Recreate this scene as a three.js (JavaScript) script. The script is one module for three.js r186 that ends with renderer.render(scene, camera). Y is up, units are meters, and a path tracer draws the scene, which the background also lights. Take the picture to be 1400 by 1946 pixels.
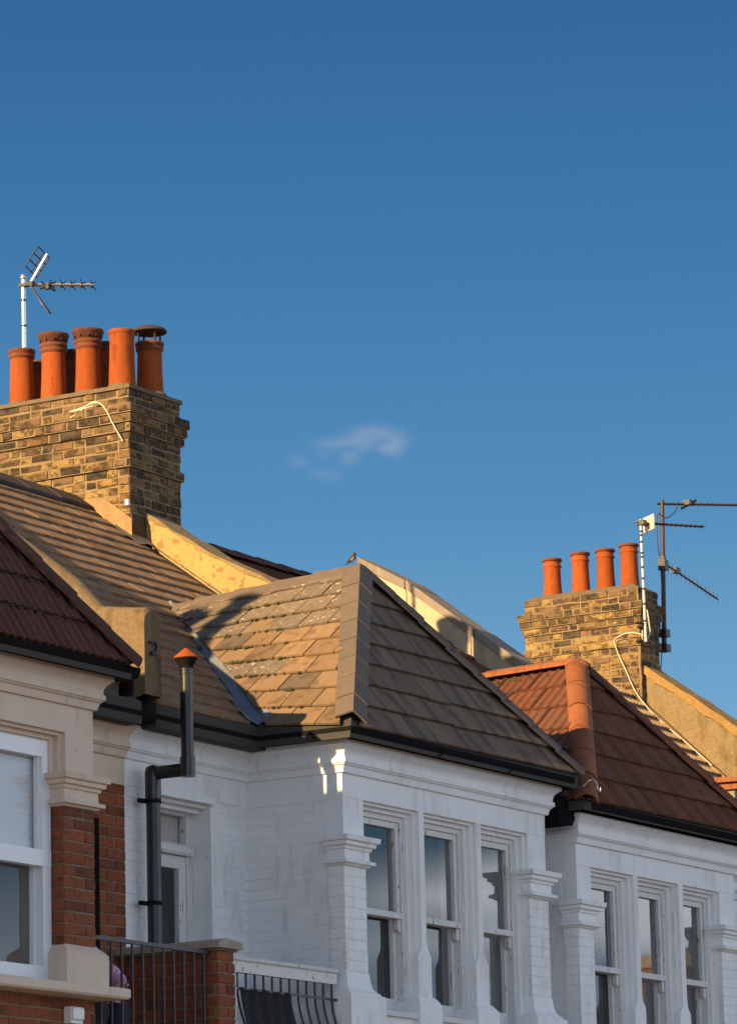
import * as THREE from 'three';
import { mergeGeometries, toCreasedNormals } from 'three/addons/utils/BufferGeometryUtils.js';
import { MarchingCubes } from 'three/addons/objects/MarchingCubes.js';

// ───────────────────────────── camera, sky, sun, exposure ─────────────────────────────
const scene = new THREE.Scene();
const camera = new THREE.PerspectiveCamera(14.41, 736 / 1024, 0.5, 4000);
camera.rotation.order = 'YXZ';
camera.position.set(-24.506, 1.6, 14.907);
camera.rotation.set(THREE.MathUtils.degToRad(11.9771), THREE.MathUtils.degToRad(-59.1523), THREE.MathUtils.degToRad(-1.4103));
scene.add(camera);
const renderer = new THREE.WebGLRenderer({ antialias: true });
renderer.toneMapping = THREE.LinearToneMapping;
renderer.toneMappingExposure = 2.1;
renderer.shadowMap.enabled = true;
renderer.shadowMap.type = THREE.PCFSoftShadowMap;

const SUN = new THREE.Vector3(-4.87, 1.98, -1.15).normalize();      // low, from the left and a little behind the fronts
const sun = new THREE.DirectionalLight(new THREE.Color().setRGB(1.0, 0.69, 0.35), 5.0);
sun.position.copy(SUN).multiplyScalar(60).add(new THREE.Vector3(4, 6, -2));
sun.target.position.set(4, 6, -2);
sun.castShadow = true;
sun.shadow.mapSize.set(4096, 4096);
Object.assign(sun.shadow.camera, { left: -26, right: 26, top: 22, bottom: -22, near: 1, far: 140 });
sun.shadow.radius = 1;
sun.shadow.bias = -0.0004;
scene.add(sun, sun.target);

// hashed lattice noise; every texture tiles
const mod = (a, n) => ((a % n) + n) % n;
function hash(x, y, s) { let h = (Math.imul(x, 374761393) + Math.imul(y, 668265263) + Math.imul(s, 1274126177)) | 0; h = Math.imul(h ^ (h >>> 13), 1103515245); h ^= h >>> 16; return (h >>> 0) / 4294967296; }
function vnoise(x, y, px, py, s) {
  const ix = Math.floor(x), iy = Math.floor(y), fx = x - ix, fy = y - iy, u = fx * fx * (3 - 2 * fx), v = fy * fy * (3 - 2 * fy);
  const a = hash(mod(ix, px), mod(iy, py), s), b = hash(mod(ix + 1, px), mod(iy, py), s), c = hash(mod(ix, px), mod(iy + 1, py), s), d = hash(mod(ix + 1, px), mod(iy + 1, py), s);
  return a + (b - a) * u + (c - a) * v + (a - b - c + d) * u * v;
}
const fbm = (x, y, fx, fy, s, oct = 4) => { let t = 0, a = 1, n = 0; for (let i = 0; i < oct; i++) { t += a * vnoise(x * fx, y * fy, fx, fy, s + i); n += a; a *= 0.55; fx *= 2; fy *= 2; } return t / n; };
const sst = (a, b, x) => { const t = Math.min(1, Math.max(0, (x - a) / (b - a))); return t * t * (3 - 2 * t); };
const mix = (a, b, t) => a + (b - a) * t;
function rng(s) { return () => { s = (s + 0x6d2b79f5) | 0; let t = Math.imul(s ^ (s >>> 15), 1 | s); t = (t + Math.imul(t ^ (t >>> 7), 61 | t)) ^ t; return ((t ^ (t >>> 14)) >>> 0) / 4294967296; }; }
const R = rng(7);
const rr = (a, b) => a + (b - a) * R();

// the sky: clear deep blue, paler towards the horizon, a few small clouds
{
  const W = 4096, H = 2048, data = new Float32Array(W * H * 4);
  const stops = [[0, 0.74, 0.86, 1.0], [4, 0.50, 0.66, 0.86], [7, 0.145, 0.272, 0.388], [9, 0.080, 0.185, 0.294], [12, 0.042, 0.129, 0.240], [15.5, 0.0248, 0.093, 0.197], [19.5, 0.0158, 0.0624, 0.151], [35, 0.011, 0.042, 0.105], [90, 0.010, 0.034, 0.088]];
  const clouds = [[-30.75, 12.98, 0.42, 0.17, 1], [-31.2, 12.88, 0.4, 0.13, 0.9], [-30.95, 12.8, 0.5, 0.14, 0.6], [-31.85, 12.72, 0.2, 0.07, 0.7], [-31.45, 12.48, 0.22, 0.08, 0.45]];
  const gw = 1024, gh = 512, grid = new Float32Array(gw * gh);
  for (let j = 256; j < 372; j++) for (let i = 0; i < gw; i++) grid[j * gw + i] = sst(0.475, 0.59, fbm(i / gw, j / gh, 20, 56, 77, 5));
  const bank = (u, v) => { const x = u * gw - 0.5, y = v * gh - 0.5, ix = Math.floor(x), iy = Math.floor(y), g = (a, b) => grid[Math.min(gh - 1, b) * gw + mod(a, gw)]; return mix(mix(g(ix, iy), g(ix + 1, iy), x - ix), mix(g(ix, iy + 1), g(ix + 1, iy + 1), x - ix), y - iy); };
  for (let j = 0; j < H; j++) {
    const el = ((j + 0.5) / H - 0.5) * 180, e = Math.max(0, el);
    let k = 0; while (k < stops.length - 2 && e > stops[k + 1][0]) k++;
    const t = Math.min(1, (e - stops[k][0]) / (stops[k + 1][0] - stops[k][0])), A = stops[k], B = stops[k + 1], base = el > 0 ? [mix(A[1], B[1], t), mix(A[2], B[2], t), mix(A[3], B[3], t)] : [0.20, 0.18, 0.16], row = j * W * 4;
    for (let o = row; o < row + W * 4; o += 4) { data[o] = base[0]; data[o + 1] = base[1]; data[o + 2] = base[2]; data[o + 3] = 1; }
    const over = (i, r, g, b, m) => { const o = row + i * 4; data[o] = mix(data[o], r, m); data[o + 1] = mix(data[o + 1], g, m); data[o + 2] = mix(data[o + 2], b, m); };
    if (el > 3 && el < 40) {                                   // broken evening cloud banks low over the far side of the street and in the east
      const band = sst(3, 6, el) * sst(40, 20, el) * 0.9;
      for (let i = 0; i < W; i++) { const away = sst(30, 60, Math.abs(mod(((i + 0.5) / W - 0.5) * 360 + 30.8 + 180, 360) - 180)); if (away > 0) over(i, 1.34, 1.38, 1.48, bank(i / W, j / H) * band * away); }
    }
    for (const [ca, ce, wa, we, amp] of clouds) {
      if (Math.abs(el - ce) > 2 * we) continue;
      for (let i = Math.floor(((ca - 2 * wa) / 360 + 0.5) * W); i < ((ca + 2 * wa) / 360 + 0.5) * W; i++) {
        const dx = (((i + 0.5) / W - 0.5) * 360 - ca) / wa, dy = (el - ce) / we, d = dx * dx + dy * dy;
        if (d < 3) over(i, 0.29, 0.275, 0.31, amp * 0.30 * sst(2.2, 0.2, d) * sst(0.34, 0.72, fbm(i / W, j / H, 900, 1500, 31, 3)));
      }
    }
  }
  const sky = new THREE.DataTexture(data, W, H, THREE.RGBAFormat, THREE.FloatType);
  sky.mapping = THREE.EquirectangularReflectionMapping; sky.magFilter = THREE.LinearFilter; sky.needsUpdate = true;
  scene.background = sky; scene.environment = sky;
}

// ───────────────────────────── textures and materials ─────────────────────────────
const toS = (c) => (c <= 0.0031308 ? c * 12.92 : 1.055 * Math.pow(c, 1 / 2.4) - 0.055);
function tex(size, metres, fn, srgb = true) {
  const d = new Uint8Array(size * size * 4);
  for (let y = 0; y < size; y++) for (let x = 0; x < size; x++) {
    const c = fn(x / size, y / size), o = (y * size + x) * 4;
    for (let k = 0; k < 3; k++) { const v = Math.min(1, Math.max(0, Array.isArray(c) ? c[k] : c)); d[o + k] = Math.round(255 * (srgb ? toS(v) : v)); }
    d[o + 3] = 255;
  }
  const t = new THREE.DataTexture(d, size, size, THREE.RGBAFormat);
  if (srgb) t.colorSpace = THREE.SRGBColorSpace;
  t.wrapS = t.wrapT = THREE.RepeatWrapping; t.magFilter = THREE.LinearFilter; t.minFilter = THREE.LinearMipmapLinearFilter; t.generateMipmaps = true;
  t.repeat.set(1 / metres, 1 / metres); t.needsUpdate = true;
  return t;
}
const mul3 = (c, k) => [c[0] * k, c[1] * k, c[2] * k], mix3 = (a, b, t) => [mix(a[0], b[0], t), mix(a[1], b[1], t), mix(a[2], b[2], t)];
const T = {
  grain: tex(512, 0.6, (x, y) => 0.70 + 0.30 * fbm(x, y, 24, 24, 1, 4) * (0.7 + 0.5 * fbm(x, y, 5, 5, 9, 3))),
  bump: tex(512, 0.5, (x, y) => 0.5 * fbm(x, y, 28, 28, 3, 4) + 0.5 * fbm(x, y, 8, 8, 4, 3), false),
  paint: tex(512, 1.7, (x, y) => {             // old white masonry paint: faint patches, specks and scuffs
    const p = fbm(x, y, 6, 6, 11, 5), sp = vnoise(x * 150, y * 150, 150, 150, 12), st = fbm(x, y, 30, 5, 13, 4);
    let k = 0.86 + 0.14 * p - 0.17 * sst(0.52, 0.78, st) * sst(0.35, 0.6, fbm(x, y, 4, 4, 14, 3));
    if (sp > 0.955 && p > 0.46) k *= 0.62;
    return [k, k * 0.995, k * (0.975 + 0.02 * p)];
  }),
  peel: tex(512, 0.9, (x, y) => {              // flaking paint over grey weathered timber
    const p = fbm(x, y, 60, 12, 21, 4), q = fbm(x, y, 14, 14, 22, 4), m = sst(0.66, 0.70, p) * sst(0.50, 0.62, q);
    return mix3(mul3([0.93, 0.92, 0.90], 0.85 + 0.15 * q), mul3([0.30, 0.25, 0.21], 0.5 + 0.9 * q), m);
  }),
  stock: tex(512, 0.5, (x, y) => {             // London stock brick: sooty patches, pits
    const a = fbm(x, y, 6, 10, 41, 4), b = fbm(x, y, 40, 40, 42, 3), s = sst(0.44, 0.68, fbm(x, y, 8, 12, 43, 4));
    return mix3(mul3([1, 0.93, 0.80], 0.62 + 0.55 * b), mul3([0.26, 0.22, 0.17], 0.5 + 0.8 * b), 0.85 * s).map((c) => c * (0.6 + 0.75 * a));
  }),
  red: tex(512, 0.5, (x, y) => { const a = fbm(x, y, 6, 9, 51, 4), b = fbm(x, y, 44, 44, 52, 3), s = sst(0.6, 0.76, fbm(x, y, 7, 9, 53, 4)); return mix3(mul3([1, 0.94, 0.9], 0.68 + 0.4 * b), [0.42, 0.38, 0.4], 0.6 * s).map((c) => c * (0.7 + 0.55 * a)); }),
  mortar: tex(512, 0.5, (x, y) => { const b = fbm(x, y, 50, 50, 61, 3), a = fbm(x, y, 7, 7, 62, 4); const k = (0.66 + 0.36 * b) * (0.72 + 0.5 * a); return [k, k * 0.98, k * 0.94]; }),
  slate: tex(512, 0.8, (x, y) => {             // weathered slate: streaks down the slope, dark growth
    const st = fbm(x, y, 26, 5, 71, 4), b = fbm(x, y, 60, 60, 72, 3), g = sst(0.56, 0.74, fbm(x, y, 7, 7, 73, 5));
    return mix3(mul3([1, 0.97, 0.93], 0.66 + 0.32 * st + 0.16 * b), [0.40, 0.36, 0.33], 0.62 * g);
  }),
  streak: tex(512, 0.9, (x, y) => {            // slate with dark runs and blotches of growth
    const st = fbm(x, y, 22, 3, 171, 4), b = fbm(x, y, 60, 60, 172, 3), g = sst(0.50, 0.66, fbm(x, y, 9, 3, 173, 4));
    return mix3(mul3([1, 0.96, 0.90], 0.62 + 0.34 * st + 0.18 * b), [0.36, 0.33, 0.31], 0.72 * g);
  }),
  lichen: tex(512, 0.55, (x, y) => {           // slate with pale lichen rosettes
    const st = fbm(x, y, 22, 6, 81, 4), b = fbm(x, y, 60, 60, 82, 3); let c = mul3([0.36, 0.31, 0.26], 0.66 + 0.5 * st);
    const n = vnoise(x * 40, y * 40, 40, 40, 84), q = fbm(x, y, 6, 6, 85, 3), m = sst(0.74, 0.80, n * 0.82 + 0.22 * b) * sst(0.42, 0.56, q);
    return mix3(c, [1.0, 0.96, 0.84], m);
  }),
  tile: tex(512, 0.6, (x, y) => { const b = fbm(x, y, 60, 60, 91, 3), g = sst(0.55, 0.75, fbm(x, y, 8, 8, 92, 5)), w = vnoise(x * 90, y * 90, 90, 90, 93); let c = mix3(mul3([1, 0.96, 0.92], 0.72 + 0.36 * b), [0.42, 0.46, 0.42], 0.6 * g); if (w > 0.985) c = [1.5, 1.9, 1.9]; return c; }),
  clay: tex(512, 0.7, (x, y) => { const b = fbm(x, y, 50, 50, 101, 3), r = fbm(x, y, 18, 3, 102, 4), g = sst(0.52, 0.76, fbm(x, y, 14, 6, 103, 5)); return mix3(mul3([1, 0.97, 0.92], 0.66 + 0.2 * b + 0.26 * r), [0.42, 0.36, 0.34], 0.6 * g); }),
  pocked: tex(512, 1.1, (x, y) => {            // ochre cement render with dark pits and fallen patches
    const a = fbm(x, y, 5, 5, 111, 5), b = fbm(x, y, 50, 50, 112, 3), p = sst(0.66, 0.74, vnoise(x * 26, y * 26, 26, 26, 113) * 0.62 + 0.46 * fbm(x, y, 30, 30, 114, 3));
    return mix3(mul3([1, 0.95, 0.86], 0.70 + 0.28 * b + 0.16 * a), [0.44, 0.36, 0.27], 0.6 * p);
  }),
  stained: tex(512, 2.2, (x, y) => {           // pale render with grey-brown weather stains
    const a = sst(0.46, 0.72, fbm(x, y, 5, 4, 121, 5)), b = fbm(x, y, 60, 60, 122, 3), st = sst(0.55, 0.8, fbm(x, y, 26, 3, 123, 4));
    return mix3(mul3([1, 0.98, 0.95], 0.80 + 0.2 * b), [0.56, 0.50, 0.42], Math.min(0.7, 0.32 * a + 0.42 * st));
  }),
  rough: tex(512, 1.3, (x, y) => {             // coarse render: pebbly grain, grey runs, a few dark blots
    const g = vnoise(x * 110, y * 110, 110, 110, 151), b = fbm(x, y, 50, 50, 152, 3), st = sst(0.50, 0.74, fbm(x, y, 20, 3, 153, 4)), k = sst(0.62, 0.76, fbm(x, y, 7, 9, 154, 4));
    return mix3(mul3([1, 0.97, 0.92], 0.60 + 0.26 * b + 0.26 * g * g), [0.42, 0.36, 0.27], Math.min(0.8, 0.5 * st + 0.5 * k));
  }),
  metal: tex(256, 0.4, (x, y) => 0.7 + 0.3 * fbm(x, y, 8, 40, 131, 4)),
  floral: tex(256, 0.14, (x, y) => {           // pink print blouse
    const v = vnoise(x * 9, y * 9, 9, 9, 141), w = vnoise(x * 14, y * 14, 14, 14, 142); let c = [0.62, 0.27, 0.46];
    if (v > 0.66) c = [0.85, 0.66, 0.76]; if (w > 0.78) c = [0.34, 0.10, 0.24]; return c;
  }),
};
function mat(rgb, o = {}) {
  const { map, bump, bumpScale = 0.0015, rough = 0.85, metal = 0, side, ...rest } = o;
  const m = new THREE.MeshPhysicalMaterial({ color: new THREE.Color().setRGB(...rgb), roughness: rough, metalness: metal, ...rest });
  if (map) m.map = map;
  if (bump !== null) { m.bumpMap = bump || T.bump; m.bumpScale = bumpScale; }
  return m;
}
const vary = (rgb, n, amt, o, seed) => { const r = rng(seed); return Array.from({ length: n }, () => { const k = 1 + amt * (r() * 2 - 1), h = amt * 0.35 * (r() * 2 - 1); return mat([rgb[0] * k * (1 + h), rgb[1] * k, rgb[2] * k * (1 - h)], o); }); };
const M = {
  white: mat([0.86, 0.86, 0.86], { map: T.paint, rough: 0.75 }),
  whiteBrick: vary([0.86, 0.86, 0.86], 5, 0.018, { map: T.paint, rough: 0.8, bumpScale: 0.003 }, 5),
  whiteMortar: mat([0.80, 0.80, 0.80], { map: T.paint, rough: 0.9, bumpScale: 0.003 }),
  frame: mat([0.76, 0.75, 0.74], { map: T.peel, rough: 0.7, bumpScale: 0.002 }),
  upvc: mat([0.80, 0.81, 0.83], { rough: 0.35, bump: null }),
  cream: mat([0.72, 0.57, 0.445], { map: T.paint, rough: 0.75 }),
  glass: new THREE.MeshPhysicalMaterial({ color: 0xffffff, roughness: 0.012, metalness: 0, transmission: 1, thickness: 0, ior: 1.68 }),
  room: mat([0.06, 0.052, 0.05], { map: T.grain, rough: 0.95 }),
  curtain: mat([0.42, 0.39, 0.36], { rough: 0.95 }),
  blind: mat([0.82, 0.84, 0.86], { rough: 0.7, bump: null }),
  red: vary([0.235, 0.066, 0.024], 6, 0.34, { map: T.red, rough: 0.9, bumpScale: 0.004 }, 11),
  redMortar: mat([0.26, 0.185, 0.115], { map: T.mortar, rough: 0.95, bumpScale: 0.004 }),
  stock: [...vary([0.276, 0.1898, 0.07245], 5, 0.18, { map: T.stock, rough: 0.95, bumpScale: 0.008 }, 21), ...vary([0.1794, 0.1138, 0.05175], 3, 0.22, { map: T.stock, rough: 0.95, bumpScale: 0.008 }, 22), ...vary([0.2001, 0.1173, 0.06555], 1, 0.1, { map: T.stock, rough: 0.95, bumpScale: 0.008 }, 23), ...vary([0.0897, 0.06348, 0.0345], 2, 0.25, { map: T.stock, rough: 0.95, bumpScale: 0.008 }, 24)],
  stockMortar: mat([0.2553, 0.1828, 0.0897], { map: T.mortar, rough: 0.95, bumpScale: 0.006 }),
  flaunch: mat([0.1656, 0.1242, 0.069], { map: T.mortar, rough: 0.95, bumpScale: 0.008 }),
  slateMain: vary([0.2898, 0.178, 0.09108], 6, 0.12, { map: T.slate, rough: 0.85, bumpScale: 0.002 }, 31),
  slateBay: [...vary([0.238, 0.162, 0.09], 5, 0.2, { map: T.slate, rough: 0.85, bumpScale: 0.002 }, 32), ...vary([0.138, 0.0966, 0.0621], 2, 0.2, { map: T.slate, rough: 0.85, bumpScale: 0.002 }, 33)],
  slateLichen: vary([0.5106, 0.4554, 0.3726], 3, 0.12, { map: T.lichen, rough: 0.9, bumpScale: 0.002 }, 34),
  slateShaded: vary([0.168, 0.117, 0.076], 6, 0.14, { map: T.streak, rough: 0.8, bumpScale: 0.002 }, 35),  // bay roof's shaded front face: same slate as slateBay, shade put into its colour
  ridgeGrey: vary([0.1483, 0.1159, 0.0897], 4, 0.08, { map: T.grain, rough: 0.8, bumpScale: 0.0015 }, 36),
  redTile: vary([0.1138, 0.0414, 0.02208], 5, 0.14, { map: T.tile, rough: 0.85, bumpScale: 0.002 }, 37),
  redTileWarm: vary([0.165, 0.06, 0.028], 5, 0.18, { map: T.tile, rough: 0.85, bumpScale: 0.002 }, 46),
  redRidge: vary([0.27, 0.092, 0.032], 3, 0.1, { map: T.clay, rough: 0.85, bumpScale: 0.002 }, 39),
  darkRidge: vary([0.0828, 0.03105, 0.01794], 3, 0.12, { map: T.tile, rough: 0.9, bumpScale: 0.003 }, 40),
  brownTile: vary([0.276, 0.1932, 0.1104], 4, 0.1, { map: T.tile, rough: 0.9, bumpScale: 0.002 }, 41),
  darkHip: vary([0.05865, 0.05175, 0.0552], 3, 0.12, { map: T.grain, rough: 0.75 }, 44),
  darkMain: vary([0.05175, 0.0345, 0.0276], 3, 0.2, { map: T.grain, rough: 0.9 }, 45),
  felt: mat([0.05, 0.045, 0.04], { rough: 0.95 }),
  pot: vary([0.3174, 0.07452, 0.01518], 4, 0.14, { map: T.clay, rough: 0.85, bumpScale: 0.003, ior: 1.3 }, 42),
  potRim: vary([0.17, 0.05, 0.018], 3, 0.25, { map: T.clay, rough: 0.9, bumpScale: 0.003 }, 47),
  potDark: mat([0.1104, 0.03795, 0.01794], { map: T.clay, rough: 0.9 }),
  soot: mat([0.06, 0.035, 0.03], { map: T.clay, rough: 0.9 }),
  lead: mat([0.25, 0.285, 0.32], { map: T.metal, rough: 0.5, metal: 0.25, bumpScale: 0.002 }),
  flashing: mat([0.1794, 0.1656, 0.1449], { map: T.metal, rough: 0.6, metal: 0.2, bumpScale: 0.003 }),
  black: mat([0.014, 0.014, 0.015], { map: T.grain, rough: 0.75, bumpScale: 0.0006, ior: 1.06 }),
  blackMatt: mat([0.014, 0.014, 0.015], { map: T.grain, rough: 0.8, ior: 1.12 }),
  pipeBlack: mat([0.022, 0.02, 0.019], { map: T.grain, rough: 0.3, bumpScale: 0.0006 }),
  pipeGrey: mat([0.035, 0.037, 0.045], { map: T.grain, rough: 0.4, bumpScale: 0.0004 }),
  cloth: mat([0.008, 0.008, 0.010], { rough: 0.95, bumpScale: 0.002 }),
  ochre: mat([0.414, 0.2898, 0.1104], { map: T.pocked, rough: 0.95, bumpScale: 0.012 }),
  ochreCap: mat([0.276, 0.1932, 0.0897], { map: T.mortar, rough: 0.95, bumpScale: 0.012 }),
  creamWall: mat([0.5106, 0.4278, 0.2898], { map: T.stained, rough: 0.9, bumpScale: 0.003 }),
  creamCap: mat([0.276, 0.2346, 0.1863], { map: T.stained, rough: 0.9, bumpScale: 0.003 }),
  brownRender: mat([0.2484, 0.1863, 0.0966], { map: T.rough, rough: 0.95, bumpScale: 0.008 }),
  brownCap: mat([0.3174, 0.1932, 0.0621], { map: T.mortar, rough: 0.95, bumpScale: 0.01 }),
  sootRender: mat([0.0759, 0.0552, 0.0276], { map: T.stained, rough: 0.95, bumpScale: 0.006 }),
  cement: mat([0.345, 0.2277, 0.1104], { map: T.mortar, rough: 0.95, bumpScale: 0.003 }),
  kneeler: mat([0.2001, 0.1449, 0.07935], { map: T.rough, rough: 0.95, bumpScale: 0.004 }),
  coping: mat([0.42, 0.36, 0.29], { map: T.mortar, rough: 0.9, bumpScale: 0.002 }),
  galv: mat([0.80, 0.78, 0.75], { map: T.metal, rough: 0.32, metal: 0.75, bump: null }),
  panel: mat([0.62, 0.58, 0.48], { map: T.stained, rough: 0.6, bump: null }),
  whitePole: mat([0.62, 0.60, 0.55], { map: T.grain, rough: 0.55, bump: null }),
  darkSteel: mat([0.075, 0.05, 0.045], { map: T.grain, rough: 0.6, metal: 0.3, bump: null }),
  streetBrick: mat([0.42, 0.125, 0.05], { map: T.red, rough: 0.9 }),
  moss: mat([0.05, 0.055, 0.02], { map: T.mortar, rough: 1, bumpScale: 0.004 }),
  rust: mat([0.05, 0.025, 0.014], { map: T.clay, rough: 0.9 }),
  plastic: mat([0.02, 0.02, 0.022], { rough: 0.5, bump: null }),
  cable: mat([0.56, 0.49, 0.37], { rough: 0.6, bump: null }),
  whitePlastic: mat([0.78, 0.78, 0.76], { rough: 0.45, bump: null }),
  railing: mat([0.028, 0.022, 0.036], { map: T.grain, rough: 0.45, bump: null }),
  skin: mat([0.50, 0.31, 0.23], { rough: 0.6, bumpScale: 0.0004 }),
  hair: mat([0.34, 0.31, 0.29], { map: T.metal, rough: 0.7 }),
  blouse: mat([0.9, 0.9, 0.9], { map: T.floral, rough: 0.9 }),
  trousers: mat([0.03, 0.03, 0.05], { rough: 0.95 }),
  eye: mat([0.05, 0.04, 0.03], { rough: 0.2, bump: null }), lip: mat([0.36, 0.15, 0.13], { rough: 0.6, bump: null }),
  feather: mat([0.055, 0.04, 0.03], { map: T.metal, rough: 0.9 }), breast: mat([0.30, 0.19, 0.09], { map: T.metal, rough: 0.9 }), beak: mat([0.04, 0.035, 0.03], { rough: 0.5, bump: null }),
  asphalt: mat([0.05, 0.05, 0.052], { map: T.grain, rough: 0.95, bumpScale: 0.004 }),
  paving: mat([0.17, 0.165, 0.155], { map: T.mortar, rough: 0.95 }),
  earth: mat([0.09, 0.085, 0.075], { map: T.mortar, rough: 1 }),
  line: mat([0.7, 0.7, 0.68], { map: T.grain, rough: 0.8 }),
  wood: mat([0.10, 0.07, 0.05], { map: T.metal, rough: 0.8 }),
};

// ───────────────────────────── building helpers ─────────────────────────────
const V = (x, y, z) => new THREE.Vector3(x, y, z);
const taken = {};
const numbered = (n) => { const k = (taken[n] = (taken[n] ?? -1) + 1); return k ? `${n}_${String(k).padStart(3, '0')}` : n; };
const baseOf = new Map();
function thing(name, label, category, base, group) {        // a Group at the thing's base; geometry is given in world metres
  const o = new THREE.Group(); o.name = numbered(name); o.position.set(...base); scene.add(o);
  o.userData = { label, category }; if (group) o.userData.group = group;
  baseOf.set(o, base); return o;
}
function part(parent, name, geo, material) {
  const b = baseOf.get(parent); geo.translate(-b[0], -b[1], -b[2]);
  const m = new THREE.Mesh(geo, material); m.name = name; m.castShadow = m.receiveShadow = true;
  parent.add(m); baseOf.set(m, b); return m;
}
function structure(name, geo, material) { const m = new THREE.Mesh(geo, material); m.name = name; m.castShadow = m.receiveShadow = true; m.userData.kind = 'structure'; scene.add(m); return m; }
// triangles with flat normals and uv in metres taken across each face's main axis
class B {
  constructor() { this.p = []; this.u = []; this.own = false; }
  tri(a, b, c) { for (const q of [a, b, c]) this.p.push(q.x, q.y, q.z); return this; }
  quad(a, b, c, d) { return this.tri(a, b, c).tri(a, c, d); }
  box(x0, x1, y0, y1, z0, z1) {
    const v = (i) => V(i & 1 ? x1 : x0, i & 2 ? y1 : y0, i & 4 ? z1 : z0);
    this.quad(v(0), v(2), v(3), v(1)).quad(v(4), v(5), v(7), v(6)).quad(v(0), v(4), v(6), v(2)).quad(v(1), v(3), v(7), v(5)).quad(v(2), v(6), v(7), v(3)).quad(v(0), v(1), v(5), v(4));
    return this;
  }
  poly(pts) { for (let i = 1; i < pts.length - 1; i++) this.tri(pts[0], pts[i], pts[i + 1]); return this; }
  build(crease) {
    let g = new THREE.BufferGeometry();
    g.setAttribute('position', new THREE.Float32BufferAttribute(this.p, 3));
    g.computeVertexNormals(); metreUV(g, R() * 7, R() * 7);
    if (crease) g = toCreasedNormals(g, crease);
    return g;
  }
}
function metreUV(g, ou = 0, ov = 0) {
  const p = g.attributes.position, n = p.count, uv = new Float32Array(n * 2), a = V(), b = V(), c = V(), e = V(), f = V();
  for (let i = 0; i < n; i += 3) {
    a.fromBufferAttribute(p, i); b.fromBufferAttribute(p, i + 1); c.fromBufferAttribute(p, i + 2);
    e.subVectors(b, a).cross(f.subVectors(c, a)); const x = Math.abs(e.x), y = Math.abs(e.y), z = Math.abs(e.z);
    for (let k = 0; k < 3; k++) {
      const q = [a, b, c][k], s = x >= y && x >= z ? [q.z, q.y] : y >= z ? [q.x, q.z] : [q.x, q.y];
      uv[(i + k) * 2] = s[0] + ou; uv[(i + k) * 2 + 1] = s[1] + ov;
    }
  }
  g.setAttribute('uv', new THREE.BufferAttribute(uv, 2)); return g;
}
const clean = (g) => { const q = g.index ? g.toNonIndexed() : g; for (const k of Object.keys(q.attributes)) if (!['position', 'normal', 'uv'].includes(k)) q.deleteAttribute(k); return q; };
const join = (list) => mergeGeometries(list.map(clean));
const box = (x0, x1, y0, y1, z0, z1) => new B().box(x0, x1, y0, y1, z0, z1).build();
function cyl(a, b, r0, r1 = r0, seg = 12, caps = true) {     // tapered bar between two points
  const d = V().subVectors(b, a), h = d.length(), g = new THREE.CylinderGeometry(r1, r0, h, seg, 1, !caps);
  g.translate(0, h / 2, 0); g.applyQuaternion(new THREE.Quaternion().setFromUnitVectors(V(0, 1, 0), d.normalize())); g.translate(a.x, a.y, a.z);
  const q = clean(g); return metreUV(q, R(), R());
}
function bar(a, b, w, h = w) {                                // square bar between two points
  const d = V().subVectors(b, a), l = d.length(), g = new THREE.BoxGeometry(w, l, h); g.translate(0, l / 2, 0);
  g.applyQuaternion(new THREE.Quaternion().setFromUnitVectors(V(0, 1, 0), d.normalize())); g.translate(a.x, a.y, a.z); return metreUV(clean(g), R(), R());
}
function tube(pts, r, seg = 48, rad = 7) { const c = new THREE.CatmullRomCurve3(pts.map((p) => V(...p)), false, 'centripetal'); return metreUV(clean(new THREE.TubeGeometry(c, seg, r, rad)), R(), R()); }
function lathe(profile, x, y, z, seg = 28) { const g = clean(new THREE.LatheGeometry(profile.map((p) => new THREE.Vector2(p[0], p[1])), seg)); g.translate(x, y, z); return metreUV(g, R(), R()); }
// a moulding: profile [[out, y], ...] run along a path of [x, z] with mitred corners; out is to the left of travel seen from above (+x travel looks to +z)
function sweep(path, prof, caps = true) {
  const b = new B(), n = path.length, ring = [];
  const nor = (i) => { const dx = path[i + 1][0] - path[i][0], dz = path[i + 1][1] - path[i][1], l = Math.hypot(dx, dz); return [-dz / l, dx / l]; };
  for (let i = 0; i < n; i++) {
    const a = nor(Math.max(0, i - 1)), c = nor(Math.min(n - 2, i)); let m = [a[0] + c[0], a[1] + c[1]]; const k = 2 / (m[0] * m[0] + m[1] * m[1]); m = [m[0] * k, m[1] * k];
    if (i === 0) m = c; if (i === n - 1) m = a;
    ring.push(prof.map(([d, y]) => V(path[i][0] + m[0] * d, y, path[i][1] + m[1] * d)));
  }
  for (let i = 0; i < n - 1; i++) for (let j = 0; j < prof.length - 1; j++) b.quad(ring[i][j], ring[i + 1][j], ring[i + 1][j + 1], ring[i][j + 1]);
  if (caps) {
    const tri = THREE.ShapeUtils.triangulateShape(prof.map((p) => new THREE.Vector2(p[0], p[1])), []);
    for (const t of tri) { b.tri(ring[0][t[0]], ring[0][t[2]], ring[0][t[1]]); b.tri(ring[n - 1][t[0]], ring[n - 1][t[1]], ring[n - 1][t[2]]); }
  }
  return b.build(0.5);
}
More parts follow.
